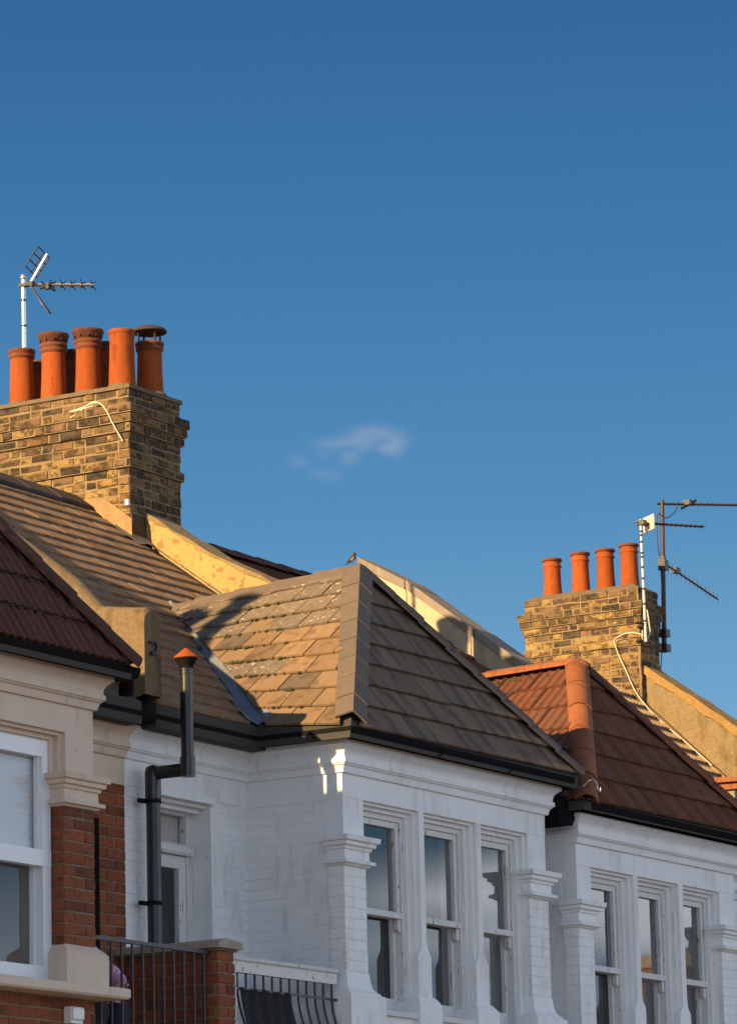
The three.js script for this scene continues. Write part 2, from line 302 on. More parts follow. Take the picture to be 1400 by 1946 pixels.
function extrudeXY(pts, z0, z1) {                             // an outline in x, y pulled from z0 to z1
  const b = new B(), tri = THREE.ShapeUtils.triangulateShape(pts.map((p) => new THREE.Vector2(...p)), []);
  for (const t of tri) { b.tri(V(...pts[t[0]], z1), V(...pts[t[1]], z1), V(...pts[t[2]], z1)); b.tri(V(...pts[t[0]], z0), V(...pts[t[2]], z0), V(...pts[t[1]], z0)); }
  for (let i = 0; i < pts.length; i++) { const p = pts[i], q = pts[(i + 1) % pts.length]; b.quad(V(...p, z0), V(...q, z0), V(...q, z1), V(...p, z1)); }
  return b.build();
}
function extrudeZY(pts, x0, x1) {                             // an outline in z, y pulled from x0 to x1
  const b = new B(), tri = THREE.ShapeUtils.triangulateShape(pts.map((p) => new THREE.Vector2(...p)), []), P = (p, x) => V(x, p[1], p[0]);
  for (const t of tri) { b.tri(P(pts[t[0]], x0), P(pts[t[1]], x0), P(pts[t[2]], x0)); b.tri(P(pts[t[0]], x1), P(pts[t[2]], x1), P(pts[t[1]], x1)); }
  for (let i = 0; i < pts.length; i++) { const p = pts[i], q = pts[(i + 1) % pts.length]; b.quad(P(p, x0), P(q, x0), P(q, x1), P(p, x1)); }
  return b.build();
}
// one brick on a wall face: O + u*U + y, standing proud along N, with a worn arris; its corners are a little uneven
function brick(O, U, N, u0, u1, y0, y1, proud, ch, wob, even) {
  const b = new B(), P = (u, y, n) => V(O[0] + U[0] * u + N[0] * n, y, O[1] + U[1] * u + N[1] * n), j = () => rr(-wob, wob), pr = proud + rr(-wob, wob) * 0.7;
  const q = [[u0 + j(), y0 + j()], [u1 + j(), y0 + j()], [u1 + j(), y1 + j()], [u0 + j(), y1 + j()]], s = [[1, 1], [-1, 1], [-1, -1], [1, -1]];
  const f = q.map((p, i) => P(p[0] + s[i][0] * ch, p[1] + s[i][1] * ch, pr)), m = q.map((p) => P(p[0], p[1], pr - ch)), k = q.map((p) => P(p[0], p[1], -0.004));
  b.quad(...f);
  for (let i = 0; i < 4; i++) { const n = (i + 1) % 4; b.quad(m[i], m[n], f[n], f[i]); b.quad(k[i], k[n], m[n], m[i]); }
  const g = b.build(); return even ? metreUV(g) : g;
}
// brickwork on a wall face, every brick a mesh; holes are [u0, u1, y0, y1]; opt.count caps the number
function brickwork(parent, name, O, U, N, len, yTop, courses, mats, opt = {}) {
  const { h = 0.075, joint = 0.01, proud = 0.007, ch = 0.003, wob = 0.002, L = 0.225, holes = [], bond = 'flemish', u0 = 0, vj = joint, keep = () => true, outset = () => 0, seed = 0 } = opt;
  for (let c = 0; c < courses; c++) {
    const y1 = yTop - c * h - joint / 2, y0 = y1 - h + joint, out = outset(c), a0 = u0 - out, a1 = len + out;
    let u = a0 - (bond === 'flemish' ? (c % 2 ? 0 : 0.115) : c % 2 ? L / 2 : 0) - seed, i = c + (c % 2), cuts = [];
    while (u < a1) {
      const w = bond === 'flemish' ? (i % 2 ? L : L / 2) : L; i++;
      let s = Math.max(a0, u), e = Math.min(a1, u + w - vj); u += w;
      if (e - s < 0.02) continue;
      let bits = [[s, e]];
      for (const [h0, h1, v0, v1] of holes) if (y1 > v0 + 0.01 && y0 < v1 - 0.01) bits = bits.flatMap(([p, q]) => (q <= h0 || p >= h1 ? [[p, q]] : [[p, h0], [h1, q]].filter(([x, y]) => y - x > 0.025)));
      cuts.push(...bits);
    }
    for (const [s, e] of cuts) if (keep(s, e, y0, y1)) {
      const Oc = [O[0] + N[0] * out, O[1] + N[1] * out];
      part(parent, name, brick(Oc, U, N, s, e, y0, y1, proud, ch, wob, opt.even), mats[Math.floor(R() * mats.length)]);
    }
  }
}
// tiles over a surface S(u, v) -> point, with outward normal Nrm; poly is a convex outline in (u, v) metres
function tiles(parent, name, S, Nrm, poly, o) {
  const { w, g, mats, thick = 0.012, lift = 0.014, lap = 0.035, gap = 0.004, prof, steps = 1, jit = 0.003, off = 0, pick, limit = 300, stuff, v0: vs = 0 } = o;
  const vmax = Math.max(...poly.map((p) => p[1])), umin = Math.min(...poly.map((p) => p[0])), umax = Math.max(...poly.map((p) => p[0]));
  const span = (u) => {                                       // v-interval of the outline at u
    let lo = Infinity, hi = -Infinity;
    for (let i = 0; i < poly.length; i++) {
      const [a, b] = poly[i], [c, d] = poly[(i + 1) % poly.length];
      if (a === c) { if (Math.abs(u - a) < 1e-9) { lo = Math.min(lo, b, d); hi = Math.max(hi, b, d); } continue; }
      const t = (u - a) / (c - a); if (t < -1e-9 || t > 1 + 1e-9) continue; const v = b + (d - b) * t; lo = Math.min(lo, v); hi = Math.max(hi, v);
    }
    return [lo, hi];
  };
  const rest = [], made = [];
  const rows = Math.ceil((vmax - vs) / g);
  for (let r = 0; r < rows; r++) {
    const va = vs + r * g, vb = va + g + lap, sh = mod(off + (r % 2 ? w / 2 : 0), w);
    for (let u = umin - sh; u < umax; u += w) {
      const ua = Math.max(umin, u + gap / 2), ub = Math.min(umax, u + w - gap / 2); if (ub - ua < 0.02) continue;
      const slip = R() < 0.05, dv = rr(-jit, jit) - (slip ? rr(0.006, 0.02) : 0), dh = rr(-jit, jit) * 0.5, tw = rr(-jit, jit) * 0.5 + (slip ? rr(-0.006, 0.006) : 0);
      const us = new Set([ua, ub]);
      for (let k = 1; k < steps; k++) us.add(ua + ((ub - ua) * k) / steps);
      for (let i = 0; i < poly.length; i++) {
        const [a, b] = poly[i], [c, d] = poly[(i + 1) % poly.length]; if (a > ua && a < ub) us.add(a);
        for (const v of [va + dv, vb]) if (b !== d) { const t = (v - b) / (d - b); if (t > 0 && t < 1) { const q = a + (c - a) * t; if (q > ua && q < ub) us.add(q); } }
      }
      const cols = [];
      for (const q of [...us].sort((x, y) => x - y)) {
        const [lo, hi] = span(Math.min(umax - 1e-6, Math.max(umin + 1e-6, q))), a = Math.max(lo, va + dv), b = Math.min(hi, vb);
        if (b < a - 1e-6) continue;
        const ht = (v) => dh + tw * ((q - ua) / w - 0.5) + mix(thick + lift, thick * 0.35, (v - va) / (vb - va)) + (prof ? prof(q) : 0);
        const P = (v, k) => S(q, v).addScaledVector(Nrm, ht(v) - k);
        cols.push({ q, a, b, ta: P(a, 0), tb: P(b, 0), ba: P(a, thick + (prof ? 0.004 : 0)), bb: P(b, thick + (prof ? 0.004 : 0)) });
      }
      if (cols.length < 2 || cols[cols.length - 1].q - cols[0].q < 0.012) continue;
      const p = [], uv = [], ou = R() * 5, ov = R() * 5;
      const add = (...l) => { for (const [x, s, t] of l) { p.push(x.x, x.y, x.z); uv.push(s + ou, t + ov); } };
      const quad = (A, Bq, C, D) => add(A, Bq, C, A, C, D);
      for (let i = 0; i < cols.length - 1; i++) {
        const c = cols[i], d = cols[i + 1];
        quad([c.ta, c.q, c.a], [d.ta, d.q, d.a], [d.tb, d.q, d.b], [c.tb, c.q, c.b]);
        quad([c.ba, c.q, c.a - 0.02], [d.ba, d.q, d.a - 0.02], [d.ta, d.q, d.a], [c.ta, c.q, c.a]);
        quad([c.ba, c.q, c.a], [c.bb, c.q, c.b], [d.bb, d.q, d.b], [d.ba, d.q, d.a]);
      }
      const c = cols[0], d = cols[cols.length - 1];
      quad([c.bb, c.q, c.b], [c.ba, c.q, c.a], [c.ta, c.q, c.a], [c.tb, c.q, c.b]); quad([d.ba, d.q, d.a], [d.bb, d.q, d.b], [d.tb, d.q, d.b], [d.ta, d.q, d.a]);
      let geo = new THREE.BufferGeometry();
      geo.setAttribute('position', new THREE.Float32BufferAttribute(p, 3)); geo.computeVertexNormals();
      geo.setAttribute('uv', new THREE.Float32BufferAttribute(uv, 2));
      if (prof) geo = toCreasedNormals(geo, 0.9);
      const uc = (cols[0].q + cols[cols.length - 1].q) / 2, m = pick ? pick(uc, va, r) : mats[Math.floor(R() * mats.length)];
      if (made.length < limit) made.push(part(parent, name, geo, m)); else rest.push(geo);
    }
  }
  if (rest.length) { const m = part(parent, name + '_field', join(rest), mats[0]); m.userData.kind = 'stuff'; }
  return made;
}
const plane3 = (A, Bp, C) => {                               // a flat roof face: A is the left eave corner, B the right one, C any point above
  const U = V().subVectors(Bp, A).normalize(), n = V().crossVectors(U, V().subVectors(C, A)).normalize(), W = V().crossVectors(n, U).normalize();
  return { S: (u, v) => A.clone().addScaledVector(U, u).addScaledVector(W, v), N: n, uv: (p) => { const d = V().subVectors(p, A); return [d.dot(U), d.dot(W)]; } };
};
// ridge or hip tiles from A (low) to C (high); n1, n2 are the outward normals of the two faces beside the line
function ridge(parent, name, A, C, n1, n2, n, o) {
  const { w = 0.13, thick = 0.014, mats, round = false, lap = 0.03, lift = 0.012, drop = 0.012 } = o;
  const D = V().subVectors(C, A), len = D.length(); D.normalize();
  let w1 = V().crossVectors(D, n1), w2 = V().crossVectors(n2, D); const up = n1.clone().add(n2).normalize();
  if (w1.dot(up) > 0) w1.negate(); if (w2.dot(up) > 0) w2.negate();
  const sd = w2.clone().sub(w1).normalize();
  for (let i = 0; i < n; i++) {
    const a = (i / n) * len - (i ? lap : 0), b = ((i + 1) / n) * len, jw = rr(-0.003, 0.003), jl = rr(-0.003, 0.004), sec = [];
    if (round) for (let k = 0; k <= 10; k++) { const t = mix(-1.25, 1.25, k / 10), rad = w; sec.push(sd.clone().multiplyScalar(Math.sin(t) * rad).addScaledVector(up, Math.cos(t) * rad - rad * 0.62)); }
    else sec.push(w1.clone().multiplyScalar(w + jw).addScaledVector(n1, 0.012), V(0, 0, 0).addScaledVector(up, 0.016), w2.clone().multiplyScalar(w + jw).addScaledVector(n2, 0.012));
    const b1 = new B(), at = (s, l, h) => A.clone().addScaledVector(D, l).add(s).addScaledVector(up, h);
    const ha = drop + lift + jl, hb = drop + jl, inn = (s, l, h) => at(s.clone().multiplyScalar(round ? 0.88 : 1), l, h - (round ? 0.004 : thick));
    for (let k = 0; k < sec.length - 1; k++) {
      const s = sec[k], t = sec[k + 1];
      b1.quad(at(s, a, ha), at(t, a, ha), at(t, b, hb), at(s, b, hb)); b1.quad(inn(s, a, ha), inn(t, a, ha), at(t, a, ha), at(s, a, ha));
      b1.quad(inn(s, a, ha), inn(s, b, hb), inn(t, b, hb), inn(t, a, ha)); b1.quad(inn(t, b, hb), inn(s, b, hb), at(s, b, hb), at(t, b, hb));
    }
    for (const s of [sec[0], sec[sec.length - 1]]) b1.quad(inn(s, a, ha), at(s, a, ha), at(s, b, hb), inn(s, b, hb));
    part(parent, name, b1.build(round ? 0.8 : undefined), mats[Math.floor(R() * mats.length)]);
  }
}
// a party wall above the roof: stations [z, yBottom, yTop] from front to back, rounded or flat top
function upstand(x0, x1, st, rounded = true, capDrop = 0) {
  const b = new B(), w = (x1 - x0) / 2, cx = (x0 + x1) / 2;
  const ring = (s) => { const r = []; r.push(V(x0, s[1], s[0])); if (rounded) for (let k = 0; k <= 8; k++) { const t = Math.PI * (1 - k / 8); r.push(V(cx + Math.cos(t) * w, s[2] - w * 0.8 + Math.sin(t) * w * 0.8, s[0])); } else r.push(V(x0, s[2], s[0]), V(x1, s[2], s[0])); r.push(V(x1, s[1], s[0])); return r; };
  const rs = st.map(ring);
  for (let i = 0; i < rs.length - 1; i++) for (let k = 0; k < rs[i].length - 1; k++) b.quad(rs[i][k], rs[i][k + 1], rs[i + 1][k + 1], rs[i + 1][k]);
  b.poly(rs[0]); b.poly([...rs[rs.length - 1]].reverse());
  return b.build(0.6);
}

// cushions of moss and grit sitting in the laps of a roof face: one piece, too many to count
function moss(parent, S, N, spots) {
  const l = spots.map(([u, v]) => { const g = new THREE.IcosahedronGeometry(1, 1), p = g.attributes.position, q = new THREE.Quaternion().setFromUnitVectors(V(0, 1, 0), N), s = rr(0.006, 0.018), at = S(u, v).addScaledVector(N, 0.022), ks = [rr(0.8, 2.2), rr(0.4, 0.7), rr(0.7, 1.4)];
    for (let i = 0; i < p.count; i++) { const a = V().fromBufferAttribute(p, i), k = 0.75 + 0.5 * hash(Math.round(a.x * 9), Math.round(a.y * 9), Math.round(a.z * 9) + 5); a.multiplyScalar(k * s).multiply(V(...ks)).applyQuaternion(q).add(at); p.setXYZ(i, a.x, a.y, a.z); }
    g.computeVertexNormals(); return metreUV(clean(g)); });
  const m = part(parent, 'moss', join(l), M.moss); m.userData.kind = 'stuff'; return m;
}

// ───────────────────────────── ground and street ─────────────────────────────
{
  const g = new THREE.PlaneGeometry(2400, 2400); g.rotateX(-Math.PI / 2); structure('ground', metreUV(clean(g)), M.earth).position.y = -0.02;
  structure('road', box(-90, 120, -0.015, 0, 3.4, 12.6), M.asphalt);
  structure('pavement', join([box(-90, 120, -0.015, 0.12, 0.35, 3.25), box(-90, 120, -0.015, 0.12, 12.75, 16.9)]), M.paving);
  structure('kerb', join([box(-90, 120, -0.015, 0.124, 3.25, 3.4), box(-90, 120, -0.015, 0.124, 12.6, 12.75)]), M.coping);
}

// ───────────────────────────── the terrace ─────────────────────────────
const EAVE = [6.15, -0.6], PITCH = 0.7216, RIDGEZ = -4.3;
const roofY = (z) => EAVE[0] + (EAVE[1] - z) * PITCH;
const shift = (prof, dy) => prof.map(([d, y]) => [d, y + dy]);
const CORNICE = [[-0.02, 5.785], [0.022, 5.79], [0.026, 5.81], [0.034, 5.835], [0.05, 5.846], [0.05, 5.853], [0.062, 5.856], [0.062, 5.888], [0.052, 5.894], [0.05, 5.91], [0.056, 5.935], [0.07, 5.957], [0.09, 5.974], [0.092, 5.978], [0.104, 5.98], [0.104, 6.012], [-0.02, 6.018]];
const CAP = [[-0.02, 5.12], [0.018, 5.125], [0.03, 5.138], [0.052, 5.142], [0.054, 5.165], [0.02, 5.176], [0.018, 5.236], [0.032, 5.242], [0.034, 5.262], [0.056, 5.268], [0.058, 5.294], [0.078, 5.30], [0.084, 5.336], [-0.02, 5.35]];
const BASE = [[-0.02, 4.378], [0.004, 4.37], [0.010, 4.31], [0.022, 4.262], [0.045, 4.232], [0.062, 4.222], [0.062, 4.212], [0.085, 4.205], [0.088, 4.19], [0.088, 3.6], [-0.02, 3.6]];
const FASCIA = [[0.0, 6.02], [0.118, 6.02], [0.12, 6.082], [0.0, 6.082]];
const GUTTER = [[0.124, 6.080], [0.125, 6.055], [0.136, 6.028], [0.164, 6.014], [0.192, 6.028], [0.203, 6.055], [0.206, 6.082], [0.198, 6.082], [0.192, 6.060], [0.164, 6.036], [0.134, 6.060], [0.131, 6.080]];

function sashWindow(h, x0, x1, dy, o = {}) {                   // a box-sash window set 0.16 m back in its opening
  const { top = 5.62, bottom = 4.15, rail = 4.845, frame = M.frame, zf = -0.095, stile = 0.046, horns = true, sillOut = 0.03 } = o;
  x0 += 0.07; x1 -= 0.07;
  const t = top + dy - 0.05, b = bottom + dy, r = rail + dy, f = 0.04;
  const W = part(h, 'window', join([box(x0, x0 + f, b, t, zf - 0.1, zf), box(x1 - f, x1, b, t, zf - 0.1, zf), box(x0 + f, x1 - f, t - f, t, zf - 0.1, zf)]), frame);
  part(W, 'sill', extrudeZY([[zf - 0.1, b + 0.004], [zf - 0.1, b - 0.06], [sillOut, b - 0.06], [sillOut, b - 0.02], [zf, b + 0.006]], x0 + 0.003, x1 - 0.003), frame);
  const sash = (name, y0, y1, zz, tr, br) => {
    const a = x0 + f + 0.002, c = x1 - f - 0.002, ch = 0.008, bb = new B();
    bb.box(a, a + stile, y0, y1, zz - 0.035, zz).box(c - stile, c, y0, y1, zz - 0.035, zz).box(a + stile, c - stile, y1 - tr, y1, zz - 0.035, zz - 0.001).box(a + stile, c - stile, y0, y0 + br, zz - 0.035, zz - 0.001);
    const s = part(W, name, bb.build(), frame);
    const g = new THREE.PlaneGeometry(c - a - 2 * stile + 0.01, y1 - y0 - tr - br + 0.01); g.translate((a + c) / 2, (y0 + br + y1 - tr) / 2, zz - 0.02 - ch);
    part(W, 'pane', metreUV(clean(g)), M.glass); return s;
  };
  sash('sash', r - 0.022, t - f - 0.002, zf - 0.014, 0.045, 0.048);
  sash('sash', b + 0.006, r + 0.018, zf - 0.053, 0.04, 0.085);
  part(W, 'meeting_rail', box(x0 + f + 0.004, x1 - f - 0.004, r - 0.024, r + 0.018, zf - 0.012, zf + 0.012), frame);
  if (horns) for (const x of [x0 + f + 0.004, x1 - f - stile]) part(W, 'horn', extrudeXY([[x, r - 0.025], [x, r - 0.1], [x + 0.012, r - 0.115], [x + stile - 0.012, r - 0.115], [x + stile - 0.004, r - 0.1], [x + stile - 0.004, r - 0.025]], zf - 0.045, zf - 0.01), frame);
  return W;
}
function headMould(x0, x1, top, yr = 4.1 + top - 5.62) {                   // stepped mouldings under the head and down both jambs, joined to the wall
  const l = [];
  for (const [d, za, zb] of [[0.022, -0.1, -0.03], [0.05, -0.1, -0.068]]) l.push(box(x0, x1, top - d, top - d + 0.03, za, zb), box(x0 - 0.005, x0 + d * 1.4, 4.1 + top - 5.62, top - 0.004, za, zb - 0.001), box(x1 - d * 1.4, x1 + 0.005, yr, top - 0.004, za, zb - 0.001));
  return l;
}
// the projecting front bay shared by the two white houses
function whiteBay(h, x0, w, dy, ops, o = {}) {
  const x1 = x0 + w, top = 5.62 + dy, sill = 4.15 + dy, pl = ops[0][0] - x0, wall = [];
  wall.push(box(x0, x1, top, 6.02 + dy, -0.25, 0));
  wall.push(box(x0, x1, 0, sill - 0.06, -0.25, -0.002));
  wall.push(box(x0 + 0.002, ops[0][0] - 0.006, sill - 0.06, top, -0.25, -0.004), box(ops[2][1] + 0.006, x1 - 0.002, sill - 0.06, top, -0.25, -0.004));
  wall.push(box(x0 + 0.002, x0 + 0.25, 0, 5.6 + dy, -0.81, -0.25), box(x1 - 0.25, x1, 0, 6.02 + dy, -0.81, -0.25), box(x0 - 0.005, x0 + 0.25, 5.6 + dy, 6.02 + dy, -0.81, -0.25), box(x0 - 0.005, x0, 5.6 + dy, 6.02 + dy, -0.25, 0));
  for (const [a, b] of ops) wall.push(...headMould(a, b, top));
  part(h, 'bay_wall', join(wall), M.white);
  // mullions: slender above, stop-chamfered and broad below, on a plinth
  for (let i = 0; i < 2; i++) {
    const a = ops[i][1], b = ops[i + 1][0], c = (a + b) / 2, y = (k) => k + dy, f = 0.095, g = 0.115;
    const m = part(h, 'mullion', extrudeXY([[a + 0.004, top], [a + 0.004, y(4.66)], [a - 0.008, y(4.61)], [c - f, y(4.55)], [c - f, y(4.28)], [c - f - 0.012, y(4.25)], [c + f + 0.012, y(4.25)], [c + f, y(4.28)], [c + f, y(4.56)], [b + 0.008, y(4.61)], [b - 0.004, y(4.66)], [b - 0.004, top]], -0.11, 0), M.white);
    part(m, 'mullion_core', box(a - 0.002, b + 0.002, y(4.25), top, -0.25, -0.1), M.white);
    part(m, 'plinth', sweep([[c - g, -0.2], [c - g, 0.0], [c + g, 0.0], [c + g, -0.2]], shift([[-0.1, 4.262], [0.006, 4.258], [0.03, 4.228], [0.042, 4.205], [0.045, 4.19], [0.045, 3.7], [-0.1, 3.7]], dy)), M.white);
  }
  for (const [a, b] of ops) sashWindow(h, a, b, dy);
  // pilasters of painted brick with moulded caps and spreading bases
  for (const [pa, pb, side] of [[x0, ops[0][0], -1], [ops[2][1], x1, 1]]) {
    const core = part(h, 'pilaster', box(pa + (side < 0 ? -0.012 : 0.004), pb + (side < 0 ? -0.004 : 0.012), 4.19 + dy, 5.13 + dy, -0.128, 0.002), M.whiteMortar);
    const ring = side < 0 ? [[pa - 0.012, -0.13], [pa - 0.012, 0.004], [pb, 0.004], [pb, -0.13]] : [[pa, -0.13], [pa, 0.004], [pb + 0.012, 0.004], [pb + 0.012, -0.13]];
    part(core, 'capital', sweep(ring, shift(CAP, dy)), M.white);
    part(core, 'pilaster_base', sweep(ring, shift(BASE, dy)), M.white);
    const bo = { even: true, proud: 0.0035, ch: 0.0025, wob: 0.002, joint: 0.008, vj: 0.0025, bond: 'half', L: 0.225 };
    brickwork(core, 'brick', [pa - 0.012, 0.002], [1, 0], [0, 1], pb - pa + 0.008, 5.125 + dy, 10, M.whiteBrick, bo);
    if (side < 0) brickwork(core, 'brick', [pa - 0.012, -0.128], [0, 1], [-1, 0], 0.134, 5.125 + dy, 10, M.whiteBrick, { ...bo, L: 0.134 + 0.009, bond: 'x' });
    else brickwork(core, 'brick', [pa, -0.128], [0, 1], [-1, 0], 0.13, 5.125 + dy, 10, M.whiteBrick, { ...bo, L: 0.139 });
  }
  // room behind the glass
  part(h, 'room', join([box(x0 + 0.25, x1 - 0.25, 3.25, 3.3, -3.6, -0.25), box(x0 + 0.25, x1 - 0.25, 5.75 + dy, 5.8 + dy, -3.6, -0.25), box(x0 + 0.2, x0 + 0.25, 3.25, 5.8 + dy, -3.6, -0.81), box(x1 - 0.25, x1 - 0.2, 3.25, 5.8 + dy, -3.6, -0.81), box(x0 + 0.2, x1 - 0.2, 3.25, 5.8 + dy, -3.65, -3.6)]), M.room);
}
function rafters(h, x0, x1, material, dy = 0) {               // the main roof's body, eaves to ridge and down the back
  const y = (z) => roofY(z) + dy;
  return part(h, 'main_roof', extrudeZY([[EAVE[1] + 0.02, y(EAVE[1]) - 0.16], [EAVE[1] + 0.02, y(EAVE[1]) - 0.005], [RIDGEZ, y(RIDGEZ)], [2 * RIDGEZ - EAVE[1], y(EAVE[1])], [2 * RIDGEZ - EAVE[1], y(EAVE[1]) - 0.16]], x0, x1), material);
}
function backWalls(h, x0, x1, material) { part(h, 'house_wall', join([box(x0, x0 + 0.2, 0, 6.0, -7.9, -1.06), box(x1 - 0.2, x1, 0, 6.0, -7.9, -1.06), box(x0 + 0.2, x1 - 0.2, 0, 6.0, -7.9, -7.7)]), material); }
const rollProfile = (pitch, hgt) => (u) => { const t = mod(u, pitch) / pitch; return t < 0.45 ? hgt * Math.sin((t / 0.45) * Math.PI) : 0; };

// ── the middle house: white, grey slate bay roof ──
const h2 = thing('terraced_house', 'white house in the middle with grey slate hipped bay roof and brown main roof', 'house', [0.8, 0, -2.5], 'houses of the terrace');
const OP2 = [[0.289, 1.058], [1.138, 1.91], [1.987, 2.715]];
whiteBay(h2, 0, 3.0, 0, OP2);
backWalls(h2, -1.57, 3.27, M.white);
// return wall of the bay and recessed wall: painted bricks
const pb = { even: true, proud: 0.003, ch: 0.0022, wob: 0.003, joint: 0.009, vj: 0.0025, bond: 'flemish' };
brickwork(h2, 'brick', [0.002, -0.81], [0, 1], [-1, 0], 0.68, 5.6, 21, M.whiteBrick, pb);
const DOOR = [-1.25, -0.486, 3.35, 5.6];
part(h2, 'recess_wall', join([box(-1.57, DOOR[0], 0, 6.02, -1.06, -0.81), box(DOOR[1], 0.002, 0, 6.02, -1.06, -0.81), box(DOOR[0], DOOR[1], DOOR[3], 6.02, -1.06, -0.81), box(DOOR[0], DOOR[1], 0, DOOR[2], -1.06, -0.81), box(3.0, 3.27, 0, 6.02, -1.06, -0.81), box(-1.57, 0.002, 5.605, 6.02, -0.81, -0.804)]), M.white);
brickwork(h2, 'brick', [-1.57, -0.81], [1, 0], [0, 1], 1.566, 5.6, 20, M.whiteBrick, { ...pb, holes: [[DOOR[0] + 1.57 - 0.015, DOOR[1] + 1.57 + 0.015, DOOR[2], DOOR[3]]] });
{
  const [a, b] = DOOR, zf = -0.97;
  const d = part(h2, 'balcony_door', join([box(b - 0.075, b, 3.35, 5.55, zf - 0.06, zf), box(a, a + 0.075, 3.35, 5.55, zf - 0.06, zf), box(a + 0.075, b - 0.075, 5.5, 5.55, zf - 0.06, zf)]), M.frame);
  part(d, 'door_head', join([box(a - 0.02, b + 0.02, 5.575, 5.625, -0.86, -0.775), box(a, b, 5.55, 5.6, -0.97, -0.84), box(a, b, 5.52, 5.56, -0.97, -0.90)]), M.white);
  part(d, 'transom', extrudeZY([[zf - 0.05, 5.215], [zf + 0.03, 5.215], [zf + 0.04, 5.235], [zf + 0.034, 5.275], [zf + 0.01, 5.295], [zf - 0.05, 5.295]], a + 0.06, b - 0.03), M.frame);
  const fan = new THREE.PlaneGeometry(0.62, 0.23); fan.translate((a + b) / 2, 5.4, zf - 0.03); part(d, 'pane', metreUV(clean(fan)), M.glass);
  part(d, 'fanlight_blind', box(a + 0.07, b - 0.07, 5.3, 5.5, zf - 0.08, zf - 0.07), M.curtain);
  const l = new B(); l.box(b - 0.165, b - 0.078, 3.36, 5.21, zf - 0.05, zf - 0.008).box(a + 0.078, a + 0.165, 3.36, 5.21, zf - 0.05, zf - 0.008).box(a + 0.165, b - 0.165, 5.12, 5.21, zf - 0.05, zf - 0.009).box(a + 0.165, b - 0.165, 3.36, 4.1, zf - 0.05, zf - 0.009);
  part(d, 'door_leaf', l.build(), M.frame);
  const dp = new THREE.PlaneGeometry(0.45, 1.06); dp.translate((a + b) / 2, 4.62, zf - 0.03); part(d, 'pane', metreUV(clean(dp)), M.glass);
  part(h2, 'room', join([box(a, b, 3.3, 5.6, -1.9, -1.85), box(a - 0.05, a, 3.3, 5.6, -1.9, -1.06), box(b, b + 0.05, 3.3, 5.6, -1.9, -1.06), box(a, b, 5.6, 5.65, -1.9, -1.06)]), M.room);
}
part(h2, 'balcony_floor', box(-1.47, -0.003, 3.15, 3.34, -0.81, -0.06), M.coping);
part(h2, 'cornice', sweep([[-1.57, -0.81], [0, -0.81], [0, 0], [3.0, 0], [3.0, -0.81]], CORNICE), M.white);
part(h2, 'fascia', sweep([[-1.62, -0.81], [0, -0.81], [0, 0], [3.04, 0], [3.04, -0.75]], FASCIA), M.blackMatt);
{
  const gt = part(h2, 'gutter', sweep([[-2.86, -0.78], [0, -0.78], [0, 0], [3.14, 0]], GUTTER), M.black);
  for (const [x, z, ax] of [[-0.16, 0.0, 1], [1.05, 0.18, 0], [2.1, 0.18, 0]]) {
    const ring = new THREE.TorusGeometry(0.058, 0.006, 6, 20, Math.PI); ring.rotateX(Math.PI); if (!ax) ring.rotateY(Math.PI / 2);
    ring.translate(ax ? -0.18 : x, 6.064, ax ? -0.1 : z); part(gt, 'gutter_joint', metreUV(clean(ring)), M.black);
  }
}
